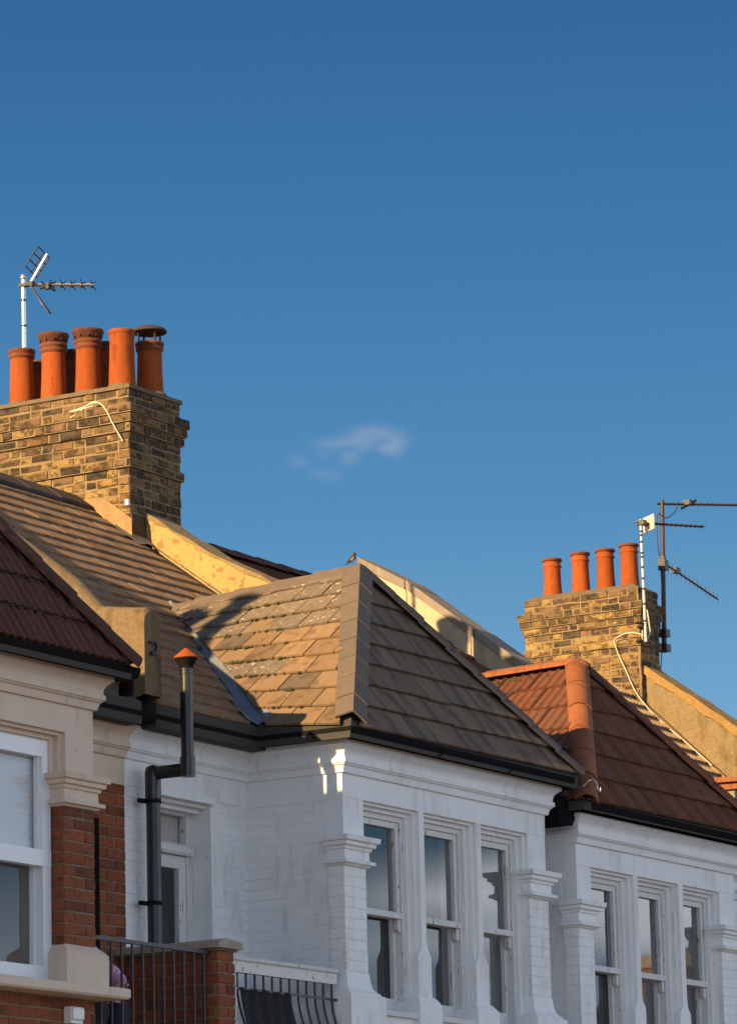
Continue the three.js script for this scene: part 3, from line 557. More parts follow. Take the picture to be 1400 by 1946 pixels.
// grey slate bay roof
{
  const AP = V(1.5, 7.58, -0.73), BK = V(1.5, 7.47, -2.575), EL = V(-0.2, 6.075, 0.2), ER = V(3.2, 6.10, 0.2), VB = V(-0.2, 6.15, -0.58), VB2 = V(3.2, 6.15, -0.58);
  const body = new B(); body.tri(EL, ER, AP).quad(EL, AP, BK, VB).quad(ER, VB2, BK, AP);
  body.quad(V(-0.2, 6.0, 0.19), V(3.2, 6.0, 0.19), ER, EL).quad(V(-0.2, 6.0, 0.19), EL, VB, V(-0.2, 6.0, -0.58)).quad(V(3.2, 6.0, 0.19), V(3.2, 6.0, -0.58), VB2, ER);
  const roof = part(h2, 'bay_roof', body.build(), M.felt);
  const LL = Math.hypot(1.7, 1.45), Sl = (u, v) => { const t = v / LL; return V(mix(-0.2, 1.5, t), mix(6.075 + 0.096 * u, 7.58 - 0.0596 * (u - 0.93), t), 0.2 - u); };
  const nl = V(-1.42, 1.7, 0).normalize();
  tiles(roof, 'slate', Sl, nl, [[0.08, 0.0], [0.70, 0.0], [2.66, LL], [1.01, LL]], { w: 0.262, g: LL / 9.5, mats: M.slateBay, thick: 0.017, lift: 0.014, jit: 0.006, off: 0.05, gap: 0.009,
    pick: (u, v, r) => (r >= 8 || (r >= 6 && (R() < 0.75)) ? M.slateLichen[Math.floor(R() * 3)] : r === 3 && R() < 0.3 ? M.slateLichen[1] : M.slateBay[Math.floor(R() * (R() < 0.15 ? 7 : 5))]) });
  const F = plane3(EL, ER, AP);
  tiles(roof, 'slate', F.S, F.N, [[0.1, 0], F.uv(ER), F.uv(AP).map((q, i) => q + (i ? -0.02 : 0.05))], { w: 0.30, g: F.uv(AP)[1] / 7.6, mats: M.slateShaded, thick: 0.02, lift: 0.016, jit: 0.0025, off: 0.1, gap: 0.005 });
  const gl = LL / 9.5; moss(roof, Sl, nl, Array.from({ length: 90 }, () => { const r = Math.floor(rr(1, 9)), v = r * gl; return [rr(0.25, 0.72) + v * 0.55 + rr(0, 0.5), v]; }).filter(([u, v]) => u < 0.7 + (v / LL) * 1.9));
  const nr = V(1.42, 1.7, 0).normalize(), nf = F.N;
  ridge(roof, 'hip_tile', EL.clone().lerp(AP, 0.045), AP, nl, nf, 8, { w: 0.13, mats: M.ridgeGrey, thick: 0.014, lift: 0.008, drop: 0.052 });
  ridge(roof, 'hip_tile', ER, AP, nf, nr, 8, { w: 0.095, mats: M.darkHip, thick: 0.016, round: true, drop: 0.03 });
  ridge(roof, 'ridge_tile', BK.clone().add(V(0, 0, 0.02)), AP.clone().add(V(0, 0.01, 0)), nl, nr, 5, { w: 0.125, mats: M.ridgeGrey, thick: 0.02, lift: 0.014, drop: 0.02 });
  // lead valley between the bay roof and the main roof
  const nm = V(0, 1, PITCH).normalize(), dv = V().subVectors(BK, VB).normalize(), a1 = V().crossVectors(nm, dv).normalize(), a2 = V().crossVectors(dv, nl).normalize();
  if (a1.x > 0) a1.negate(); if (a2.z < 0) a2.negate();
  const vb = new B(), N = 8;
  for (let i = 0; i < N; i++) { const P = (t) => VB.clone().addScaledVector(V().subVectors(BK, VB), t).add(V(0, 0.016, 0)), p = P(i / N), q = P((i + 1) / N + 0.015), k = (i % 2) * 0.004, up = V(0, k, 0);
    const A = (o, a, w, n) => o.clone().addScaledVector(a, w).addScaledVector(n, 0.012).add(up);
    vb.quad(A(p, a1, 0.10, nm), p.clone().add(up), q.clone().add(up), A(q, a1, 0.10, nm)).quad(p.clone().add(up), A(p, a2, 0.13, nl), A(q, a2, 0.13, nl), q.clone().add(up)); }
  part(roof, 'lead_valley', vb.build(), M.lead);
}
// brown tiled main roof
{
  const roof = rafters(h2, -1.5, 3.2, M.felt);
  const A = V(-1.47, roofY(-0.6), -0.6), F = plane3(A, V(2.9, A.y, -0.6), V(-1.47, roofY(-4.3), -4.3)), top = F.uv(V(0, roofY(RIDGEZ), RIDGEZ))[1];
  // the visible outline: left of the bay roof's valley and above its ridge
  const uvp = (x, y) => [x + 1.47, ((y - A.y) / (roofY(RIDGEZ) - A.y)) * top];
  const mk = (poly, v0) => tiles(roof, 'roof_tile', F.S, F.N, poly, { w: 0.265, g: 0.205, mats: M.slateMain, thick: 0.018, lift: 0.011, jit: 0.004, limit: 240, v0 });
  const vA = 0.205 * 7, yA = A.y + ((vA) / top) * (roofY(RIDGEZ) - A.y), xv = (y) => mix(-0.2, 1.5, (y - 6.17) / (7.47 - 6.17)) - 0.06;
  mk([[0, 0], [xv(A.y) + 1.47, 0], [xv(yA) + 1.47, vA], [0, vA]], 0);
  mk([[0, vA], [4.37, vA], [4.37, top - 0.03], [0, top - 0.03]], vA);
  const nb = V(0, 1, -PITCH).normalize();
  ridge(roof, 'ridge_tile', V(-1.5, roofY(RIDGEZ), RIDGEZ), V(2.88, roofY(RIDGEZ), RIDGEZ), nb, F.N, 10, { w: 0.2, mats: M.darkMain, thick: 0.03, drop: 0.045 });
}
// party wall at the left, ending in a round-headed kneeler
part(h2, 'party_wall', upstand(-1.68, -1.48, [[-0.55, 6.2, 6.79], [-0.57, 6.19, 6.82], [-0.8, 6.15, 6.85], [-0.95, 6.02, 6.875], [-1.17, 6.02, 7.10], [-1.6, 6.02, 7.42], [-4.3, 6.02, 9.40], [-7.6, 6.02, 6.9]]), M.kneeler);
// party wall at the right: ochre cement render with a crumbling cap
{
  const st = [[-0.55, 6.02, 6.62], [-0.9, 6.02, 6.8], [-1.5, 6.02, 7.28], [-2.38, 6.02, 7.87], [-3.12, 6.02, 8.26], [-3.64, 6.02, 8.6], [-4.4, 6.02, 9.1], [-7.6, 6.02, 6.9]];
  const pw = part(h2, 'party_wall', upstand(3.1, 3.42, st, false), M.ochre);
  const cap = []; for (let i = 1; i < 6; i++) for (let k = 0; k < 6; k++) { const t = k / 6, z = mix(st[i][0], st[i + 1][0], t), y = mix(st[i][2], st[i + 1][2], t); cap.push([z + rr(-0.01, 0.01), y - rr(0.004, 0.03), y + rr(0.012, 0.03)]); }
  part(pw, 'cap_mortar', upstand(3.085, 3.44, cap.map(([z, y0, y1]) => [z, y0 + 0.005, y1]), false), M.ochreCap);
  // flashing along the roof
  const f = new B(), P = (z, u, d) => V(u, roofY(z) + d, z); for (let i = 0; i < 10; i++) { const z0 = mix(-2.5, -3.78, i / 10), z1 = mix(-2.5, -3.78, (i + 1) / 10), j = rr(0, 0.02); f.quad(P(z0, 3.092, 0.028 + j), P(z1, 3.092, 0.028 + j), P(z1, 3.092, 0.03), P(z0, 3.092, 0.03)).quad(P(z0, 3.092, 0.034), P(z1, 3.092, 0.034), P(z1, 3.07 - j, 0.03), P(z0, 3.07 - j, 0.03)); }
  part(pw, 'flashing', f.build(), M.flashing);
}
// rendered fillet where the roof meets the chimney
{
  const b = new B(), n = 8, lo = (t) => V(2.87, roofY(mix(-4.3, -3.74, t)) + 0.03, mix(-4.3, -3.74, t)), hi = (t) => V(2.893, roofY(mix(-4.3, -3.74, t)) + mix(0.02, 0.2, Math.min(1, t * 2.2)), mix(-4.3, -3.76, t));
  for (let i = 0; i < n; i++) b.quad(lo(i / n), lo((i + 1) / n), hi((i + 1) / n), hi(i / n));
  part(h2, 'cement_fillet', b.build(), M.cement);
  part(h2, 'chimney_plinth', join([box(2.898, 3.14, 8.2, 8.62, -3.8, -3.752), box(2.9, 3.12, 8.62, 8.66, -3.8, -3.758)]), M.sootRender);
  const f = new B(); f.quad(V(2.8, roofY(-3.9) + 0.036, -3.9), V(2.8, roofY(-3.62) + 0.036, -3.62), V(2.9, roofY(-3.62) + 0.05, -3.62), V(2.9, roofY(-3.9) + 0.05, -3.9)).quad(V(2.85, roofY(-3.66) + 0.04, -3.66), V(3.13, roofY(-3.66) + 0.04, -3.66), V(3.13, roofY(-3.74) + 0.06, -3.735), V(2.85, roofY(-3.74) + 0.06, -3.735));
  part(h2, 'flashing', f.build(), M.flashing);
}

// ── the left house: cream paint and red brick, red tiled bay roof ──
const h1 = thing('terraced_house', 'cream and red brick house at the left edge with dark red tiled bay roof', 'house', [-4.2, 0, -2.5], 'houses of the terrace');
{
  const dy = 0.055, x1 = -3.1, x0 = -6.1, top = 5.665, a = -4.26, b = -3.41;
  const wall = [box(x0, x1, top, 6.08, -0.25, 0), box(x0, a, 3.97, top, -0.25, 0), box(b + 0.005, x1 - 0.003, 3.97, top, -0.25, -0.012), box(x0, x1 - 0.004, 0, 3.97, -0.25, -0.012), box(x1 - 0.25, x1, 0, 6.08, -0.81, -0.25), box(x0, x0 + 0.25, 0, 6.08, -0.81, -0.25), ...headMould(a, b, top, 5.39)];
  wall.push(box(b, x1, 5.4, top, -0.25, 0), box(b - 0.058, b + 0.01, 4.0, 5.4, -0.25, -0.105));
  part(h1, 'bay_wall', join(wall), M.cream);
  backWalls(h1, -6.41, -1.57, M.cream);
  const W = sashWindow(h1, a, b + 0.02, 0, { top, bottom: 4.06, rail: 4.85, frame: M.upvc, stile: 0.062, horns: false, sillOut: -0.1 });
  part(W, 'transom_bar', box(a + 0.075, b - 0.05, 4.795, 4.9, -0.15, -0.082), M.upvc);
  part(W, 'glazing_frame', join([box(b - 0.135, b - 0.045, 4.06, 5.61, -0.15, -0.088), box(a, b - 0.135, 5.5, 5.6, -0.15, -0.089), box(a, b - 0.135, 4.062, 4.16, -0.15, -0.089)]), M.upvc);
  { const bl = []; for (let y = 4.9; y < 5.55; y += 0.028) bl.push(extrudeZY([[-0.178, y], [-0.166, y + 0.027], [-0.164, y + 0.026], [-0.176, y - 0.001]], a + 0.1, b - 0.12)); part(W, 'blind', join(bl), M.blind); }
  part(W, 'curtain', (() => { const q = new B(), n = 24; for (let i = 0; i < n; i++) { const z = (k) => -0.42 + 0.03 * Math.sin(k * 1.9), xa = (k) => mix(a + 0.05, b - 0.35, k / n); q.quad(V(xa(i), 4.06, z(i)), V(xa(i + 1), 4.06, z(i + 1)), V(xa(i + 1), 5.6, z(i + 1)), V(xa(i), 5.6, z(i))); } return q.build(0.9); })(), M.blind);
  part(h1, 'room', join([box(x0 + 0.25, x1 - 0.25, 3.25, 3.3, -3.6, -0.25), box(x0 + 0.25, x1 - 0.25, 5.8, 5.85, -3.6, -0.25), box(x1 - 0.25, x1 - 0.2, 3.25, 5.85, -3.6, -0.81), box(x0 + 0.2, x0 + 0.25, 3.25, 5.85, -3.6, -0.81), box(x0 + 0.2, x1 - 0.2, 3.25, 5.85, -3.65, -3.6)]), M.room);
  // brick pilaster
  const pa = -3.437, pbx = -3.093, core = part(h1, 'pilaster', box(pa + 0.004, pbx - 0.004, 4.25, 5.2, -0.16, -0.004), M.redMortar);
  const ring = [[pa, -0.16], [pa, 0.0], [pbx, 0.0], [pbx, -0.3]];
  part(core, 'capital', sweep(ring, shift(CAP, 0.062)), M.cream);
  part(core, 'pilaster_base', sweep(ring, [[-0.02, 4.31], [0.0, 4.306], [0.05, 4.262], [0.05, 4.255], [0.06, 4.25], [0.06, 4.035], [-0.02, 4.035]]), M.cream);
  const bo = { proud: 0.008, ch: 0.003, wob: 0.003, joint: 0.012, bond: 'half', h: 0.0755 };
  brickwork(core, 'brick', [pa, -0.006], [1, 0], [0, 1], pbx - pa, 5.195, 12, M.red, { ...bo, L: 0.235 });
  brickwork(core, 'brick', [pa + 0.003, -0.16], [0, 1], [-1, 0], 0.155, 5.195, 12, M.red, { ...bo, L: 0.17, bond: 'x' });
  part(h1, 'window_sill', sweep([[x0, -0.3], [x0, 0], [x1, 0], [x1, -0.3]], [[-0.02, 4.052], [0.155, 4.04], [0.162, 4.03], [0.162, 3.985], [0.15, 3.972], [-0.02, 3.965]]), M.cream);
  brickwork(h1, 'brick', [-4.6, -0.01], [1, 0], [0, 1], 1.5, 3.96, 5, M.red, { ...bo, L: 0.225, bond: 'flemish' });
  part(h1, 'brick_joints', box(-4.61, x1 - 0.002, 3.5, 3.966, -0.02, -0.008), M.redMortar);
  part(h1, 'recess_wall', join([box(x1, -1.57, 0, 5.6, -1.06, -0.815), box(x1, -1.57, 5.6, 6.02, -1.06, -0.806)]), M.cream);
  part(h1, 'brick_joints', box(-2.25, -1.572, 4.0, 5.6, -0.82, -0.811), M.redMortar);
  brickwork(h1, 'brick', [-2.25, -0.811], [1, 0], [0, 1], 0.678, 5.6, 20, M.red, { ...bo, L: 0.23, bond: 'half' });
  part(h1, 'cornice', sweep([[x0, -0.81], [x0, 0], [x1, 0], [x1, -0.805]], shift(CORNICE, dy)), M.cream);
  part(h1, 'cornice', sweep([[x1 + 0.01, -0.806], [-1.572, -0.806]], CORNICE), M.cream);
  part(h1, 'fascia', sweep([[x0, -0.7], [x0, 0], [x1 + 0.03, 0], [x1 + 0.03, -0.7]], shift(FASCIA, dy)), M.blackMatt);
  part(h1, 'gutter', sweep([[x0, 0.0], [x1 + 0.26, 0.0]], shift(GUTTER, dy)), M.black);
  part(h1, 'gutter', join([cyl(V(-2.94, 6.10, 0.17), V(-2.62, 6.09, -0.06), 0.045, 0.045, 14), cyl(V(-2.62, 6.09, -0.06), V(-2.6, 6.02, -0.08), 0.05, 0.05, 14)]), M.black);
  part(h1, 'balcony_floor', box(-3.1, -1.68, 3.15, 3.397, -0.81, -0.02), M.coping);
  part(h1, 'downpipe', cyl(V(-2.02, 3.3, -0.745), V(-2.02, 5.32, -0.745), 0.03, 0.03, 14), M.black);
  // red tiled bay roof
  const EL = V(-6.3, 6.135, 0.2), ER = V(-2.93, 6.135, 0.2), AP = V(-4.6, 7.56, -0.5), BK = V(-4.6, 7.48, -2.4), VB = V(-2.93, 6.2, -0.6), VB0 = V(-6.3, 6.2, -0.6);
  const body = new B(); body.tri(EL, ER, AP).quad(ER, VB, BK, AP).quad(EL, AP, BK, VB0).quad(V(-6.3, 6.05, 0.19), V(-2.93, 6.05, 0.19), ER, EL).quad(V(-2.93, 6.05, 0.19), V(-2.93, 6.05, -0.6), VB, ER);
  const roof = part(h1, 'bay_roof', body.build(), M.felt);
  const F = plane3(EL, ER, AP), g = F.uv(AP)[1] / 6;
  tiles(roof, 'roof_tile', F.S, F.N, [[0, 0], F.uv(ER), F.uv(AP)], { w: 0.36, g, mats: M.redTile, thick: 0.016, lift: 0.02, prof: rollProfile(0.09, 0.018), steps: 24, jit: 0.003, gap: 0.003 });
  moss(roof, F.S, F.N, Array.from({ length: 60 }, () => { const r = Math.floor(rr(1, 5)); return [rr(1.7, 3.2 - r * 0.28), r * g - 0.008]; }));
  const nr = V(1.36, 1.67, 0).normalize();
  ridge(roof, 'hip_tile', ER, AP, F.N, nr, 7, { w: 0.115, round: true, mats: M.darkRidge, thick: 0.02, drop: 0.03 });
  rafters(h1, -6.41, -1.68, M.felt);
  // iron ring fixed to the kneeler
  const tor = new THREE.TorusGeometry(0.045, 0.011, 8, 22, 4.6); tor.rotateZ(-2.2); tor.translate(-1.6, 6.53, -0.53); part(h1, 'iron_ring', metreUV(clean(tor)), M.plastic);
}

// ── the right house: white, red tiled bay roof ──
const h3 = thing('terraced_house', 'white painted house on the right with a red pantiled hipped bay roof', 'house', [5.6, 0, -2.5], 'houses of the terrace');
{
  const dy = -0.165, X = 3.5;
  whiteBay(h3, X, 2.8, dy, [[3.742, 4.462], [4.544, 5.258], [5.344, 6.016]]);
  backWalls(h3, 3.27, 8.1, M.white);
  brickwork(h3, 'brick', [X + 0.002, -0.81], [0, 1], [-1, 0], 0.68, 5.6 + dy, 20, M.whiteBrick, pb);
  part(h3, 'recess_wall', join([box(3.27, 3.52, 0, 5.86, -1.06, -0.81), box(6.28, 8.1, 0, 5.86, -1.06, -0.81)]), M.white);
  part(h3, 'cornice', sweep([[X, -0.81], [X, 0], [6.3, 0], [6.3, -0.81], [8.1, -0.81]], shift(CORNICE, dy)), M.white);
  part(h3, 'fascia', sweep([[X - 0.03, -0.7], [X - 0.03, 0], [6.34, 0], [6.34, -0.7]], shift(FASCIA, dy)), M.blackMatt);
  part(h3, 'gutter', sweep([[X - 0.08, 0], [6.5, 0], [6.5, -0.6]], shift(GUTTER, dy)), M.black);
  part(h3, 'gutter_hopper', extrudeXY([[3.1, 5.96], [3.46, 5.96], [3.44, 5.84], [3.36, 5.74], [3.2, 5.72], [3.12, 5.84]], -0.45, 0.05), M.black);
  const EL = V(3.3, 5.915, 0.2), ER = V(6.55, 5.93, 0.2), AP = V(4.9, 7.3, -0.677), BK = V(4.9, 7.23, -2.3), VB = V(3.3, 5.99, -0.6), VB2 = V(6.55, 5.99, -0.6);
  const body = new B(); body.tri(EL, ER, AP).quad(EL, AP, BK, VB).quad(ER, VB2, BK, AP).quad(V(3.3, 5.85, 0.19), V(6.55, 5.85, 0.19), ER, EL).quad(V(3.3, 5.85, 0.19), EL, VB, V(3.3, 5.85, -0.6)).quad(V(6.55, 5.85, 0.19), V(6.55, 5.85, -0.6), VB2, ER);
  const roof = part(h3, 'bay_roof', body.build(), M.felt);
  const F = plane3(EL, ER, AP);
  tiles(roof, 'roof_tile', F.S, F.N, [[0, 0], F.uv(ER), F.uv(AP)], { w: 0.3, g: F.uv(AP)[1] / 5.95, mats: M.redTileWarm, thick: 0.016, lift: 0.02, prof: rollProfile(0.06, 0.012), steps: 26, gap: 0.003 });
  const L = plane3(VB, EL, BK), LL = Math.hypot(1.6, 1.36), Sl = (u, v) => { const t = v / LL; return V(mix(3.3, 4.9, t), mix(5.915 + 0.08 * u, 7.3 - 0.043 * (u - 0.877), t), 0.2 - u); }, nl = V(-1.36, 1.6, 0).normalize();
  tiles(roof, 'roof_tile', Sl, nl, [[0, 0], [0.75, 0], [2.45, LL], [0.877, LL]], { w: 0.336, g: LL / 6, mats: M.redTileWarm, thick: 0.016, lift: 0.018, prof: rollProfile(0.084, 0.02), steps: 20, gap: 0.003 });
  moss(roof, Sl, nl, Array.from({ length: 80 }, () => { const r = Math.floor(rr(1, 6)), v = (r * LL) / 6; return R() < 0.5 ? [rr(0.95, 2.2), LL - rr(0.1, 0.16)] : [rr(0.9, 1.9) + v * 0.1, v]; }).filter(([u, v]) => u > 0.5 * v + 0.1 && u < 0.7 + v * 0.8));
  const nr = V(1.36, 1.6, 0).normalize();
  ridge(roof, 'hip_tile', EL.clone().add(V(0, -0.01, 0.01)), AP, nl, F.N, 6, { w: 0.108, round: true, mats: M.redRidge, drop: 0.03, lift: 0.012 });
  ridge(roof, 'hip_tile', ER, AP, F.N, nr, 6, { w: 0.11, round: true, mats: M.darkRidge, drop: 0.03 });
  ridge(roof, 'ridge_tile', BK, AP, nl, nr, 4, { w: 0.105, round: true, mats: M.redRidge, drop: 0.035, lift: 0.006 });
  const end = new THREE.SphereGeometry(0.108, 18, 10, 0, Math.PI * 2, 0, Math.PI / 2); end.scale(1, 0.7, 1); end.translate(4.9, 7.275, -0.66); part(roof, 'ridge_tile', metreUV(clean(end)), M.redRidge[0]);
  const wire = part(roof, 'gutter_wire', tube([[3.24, 6.02, 0.22], [3.27, 6.07, 0.27], [3.31, 6.06, 0.3], [3.34, 6.0, 0.3], [3.37, 5.985, 0.3], [3.38, 6.02, 0.3]], 0.004, 30, 5), M.galv);
  // main roof behind
  const mr = rafters(h3, 3.4, 8.0, M.redTile[1], -0.11), A = V(3.45, roofY(-0.6) - 0.11, -0.6), P = plane3(A, V(7.95, A.y, -0.6), V(3.45, roofY(-4.3) - 0.11, -4.3)), top = P.uv(V(3.45, roofY(-4.3) - 0.11, -4.3))[1];
  tiles(mr, 'roof_tile', P.S, P.N, [[0, 1.9], [4.5, 1.9], [4.5, top - 0.02], [0, top - 0.02]], { w: 0.36, g: 0.3, mats: M.redTileWarm, thick: 0.016, lift: 0.02, prof: rollProfile(0.09, 0.018), steps: 16, v0: 1.9 });
  ridge(mr, 'ridge_tile', V(3.4, roofY(-4.3) - 0.11, -4.3), V(7.95, roofY(-4.3) - 0.11, -4.3), V(0, 1, -PITCH).normalize(), P.N, 12, { w: 0.11, round: true, mats: M.darkRidge, drop: 0.03 });
  // pale rendered party wall at the right, under coping slabs, ending in a kneeler with a tile on it
  const st = [[-0.78, 5.8, 6.52], [-0.8, 5.8, 6.56], [-1.0, 5.8, 6.62], [-2.82, 5.8, 7.9], [-4.1, 5.8, 8.86], [-4.6, 5.8, 9.13], [-7.6, 5.8, 7.2]];
  const pw = part(h3, 'party_wall', upstand(7.95, 8.25, st, false), M.creamWall);
  const top3 = (z) => { for (let i = 1; i < st.length - 1; i++) if (z <= st[i][0] && z >= st[i + 1][0]) return mix(st[i][2], st[i + 1][2], (z - st[i][0]) / (st[i + 1][0] - st[i][0])); return 6.5; };
  for (const [a, b] of [[-1.1, -1.95], [-1.95, -2.83], [-2.83, -3.35], [-3.35, -4.08], [-4.08, -4.6]]) part(pw, 'coping_slab', upstand(7.92, 8.28, [[a - 0.006, top3(a) - 0.025, top3(a) + 0.06], [(a + b) / 2, top3((a + b) / 2) - 0.025, top3((a + b) / 2) + 0.06], [b + 0.006, top3(b) - 0.025, top3(b) + 0.06]], false), M.creamCap);
  part(pw, 'render_panel', extrudeZY([[-4.08, top3(-4.08) - 0.03], [-4.08, 7.9], [-4.58, 7.9], [-4.58, top3(-4.58) - 0.03]], 7.938, 7.952), M.creamWall);
  part(pw, 'render_panel', extrudeZY([[-3.4, top3(-3.4) - 0.03], [-3.4, 7.4], [-4.05, 7.4], [-4.05, top3(-4.05) - 0.03]], 7.938, 7.952), M.creamWall);
  part(pw, 'render_panel', extrudeZY([[-2.7, top3(-2.7) - 0.03], [-2.7, 7.0], [-3.37, 7.0], [-3.37, top3(-3.37) - 0.03]], 7.938, 7.952), M.creamWall);
  part(pw, 'kneeler_tile', join([extrudeZY([[-0.62, 6.66], [-0.62, 6.70], [-1.02, 6.72], [-1.05, 6.67]], 7.86, 8.34), box(7.9, 8.3, 6.60, 6.665, -0.98, -0.7)]), M.redRidge[1]);
  part(pw, 'kneeler_corbel', join([box(7.93, 8.28, 6.52, 6.60, -1.0, -0.74)]), M.creamCap);
}

// ── the house beyond: only its roof, party wall and chimney show ──
const h4 = thing('terraced_house', 'house beyond the red bay roof showing only brown pantiles and a rendered party wall', 'house', [10.5, 0, -2.5], 'houses of the terrace');
{
  backWalls(h4, 8.1, 12.95, M.white);
  part(h4, 'front_wall', box(8.1, 12.95, 0, 5.9, -1.06, -0.81), M.white);
  const E4 = [6.05, -1.75], P4 = 0.96, y4 = (z) => E4[0] + (E4[1] - z) * P4;
  const mr = part(h4, 'main_roof', extrudeZY([[-0.81, 5.9], [E4[1], y4(E4[1])], [-4.3, y4(-4.3)], [-7.6, 5.9]], 8.26, 12.82), M.brownTile[0]);
  const A = V(8.4, E4[0], E4[1]), F = plane3(A, V(12.75, E4[0], E4[1]), V(8.4, y4(-4.3), -4.3)), top = F.uv(V(8.4, y4(-4.3), -4.3))[1];
  tiles(mr, 'roof_tile', F.S, F.N, [[1.6, 1.1], [4.33, 1.1], [4.33, top], [1.6, top]], { w: 0.32, g: 0.19, mats: M.brownTile, thick: 0.02, lift: 0.022, prof: rollProfile(0.08, 0.02), steps: 16, v0: 1.1 });
  const st = [[-0.6, 5.8, 6.2], [-3.02, 5.8, 7.95], [-4.08, 5.8, 8.72], [-4.6, 5.8, 8.9], [-7.6, 5.8, 7.0]];
  const pw = part(h4, 'party_wall', upstand(12.8, 13.12, st, false), M.brownRender);
  const y = (z) => mix(8.72, 7.95, (z + 4.08) / 1.06);
  const cap = []; for (let k = 0; k <= 24; k++) { const z = mix(-1.4, -4.06, k / 24); cap.push([z, y(z) - rr(0.02, 0.05), y(z) + rr(0.035, 0.055)]); }
  part(pw, 'cap_mortar', upstand(12.765, 13.15, cap.map(([z, a1, b1]) => [z, a1 - 0.02, b1]), false), M.brownCap);
  part(h4, 'mortar_fillet', upstand(12.70, 12.84, [[-1.3, 5.0, y4(-1.3) + 0.085], [-4.07, 7.5, y4(-4.07) + 0.085]], false), M.cement);
}

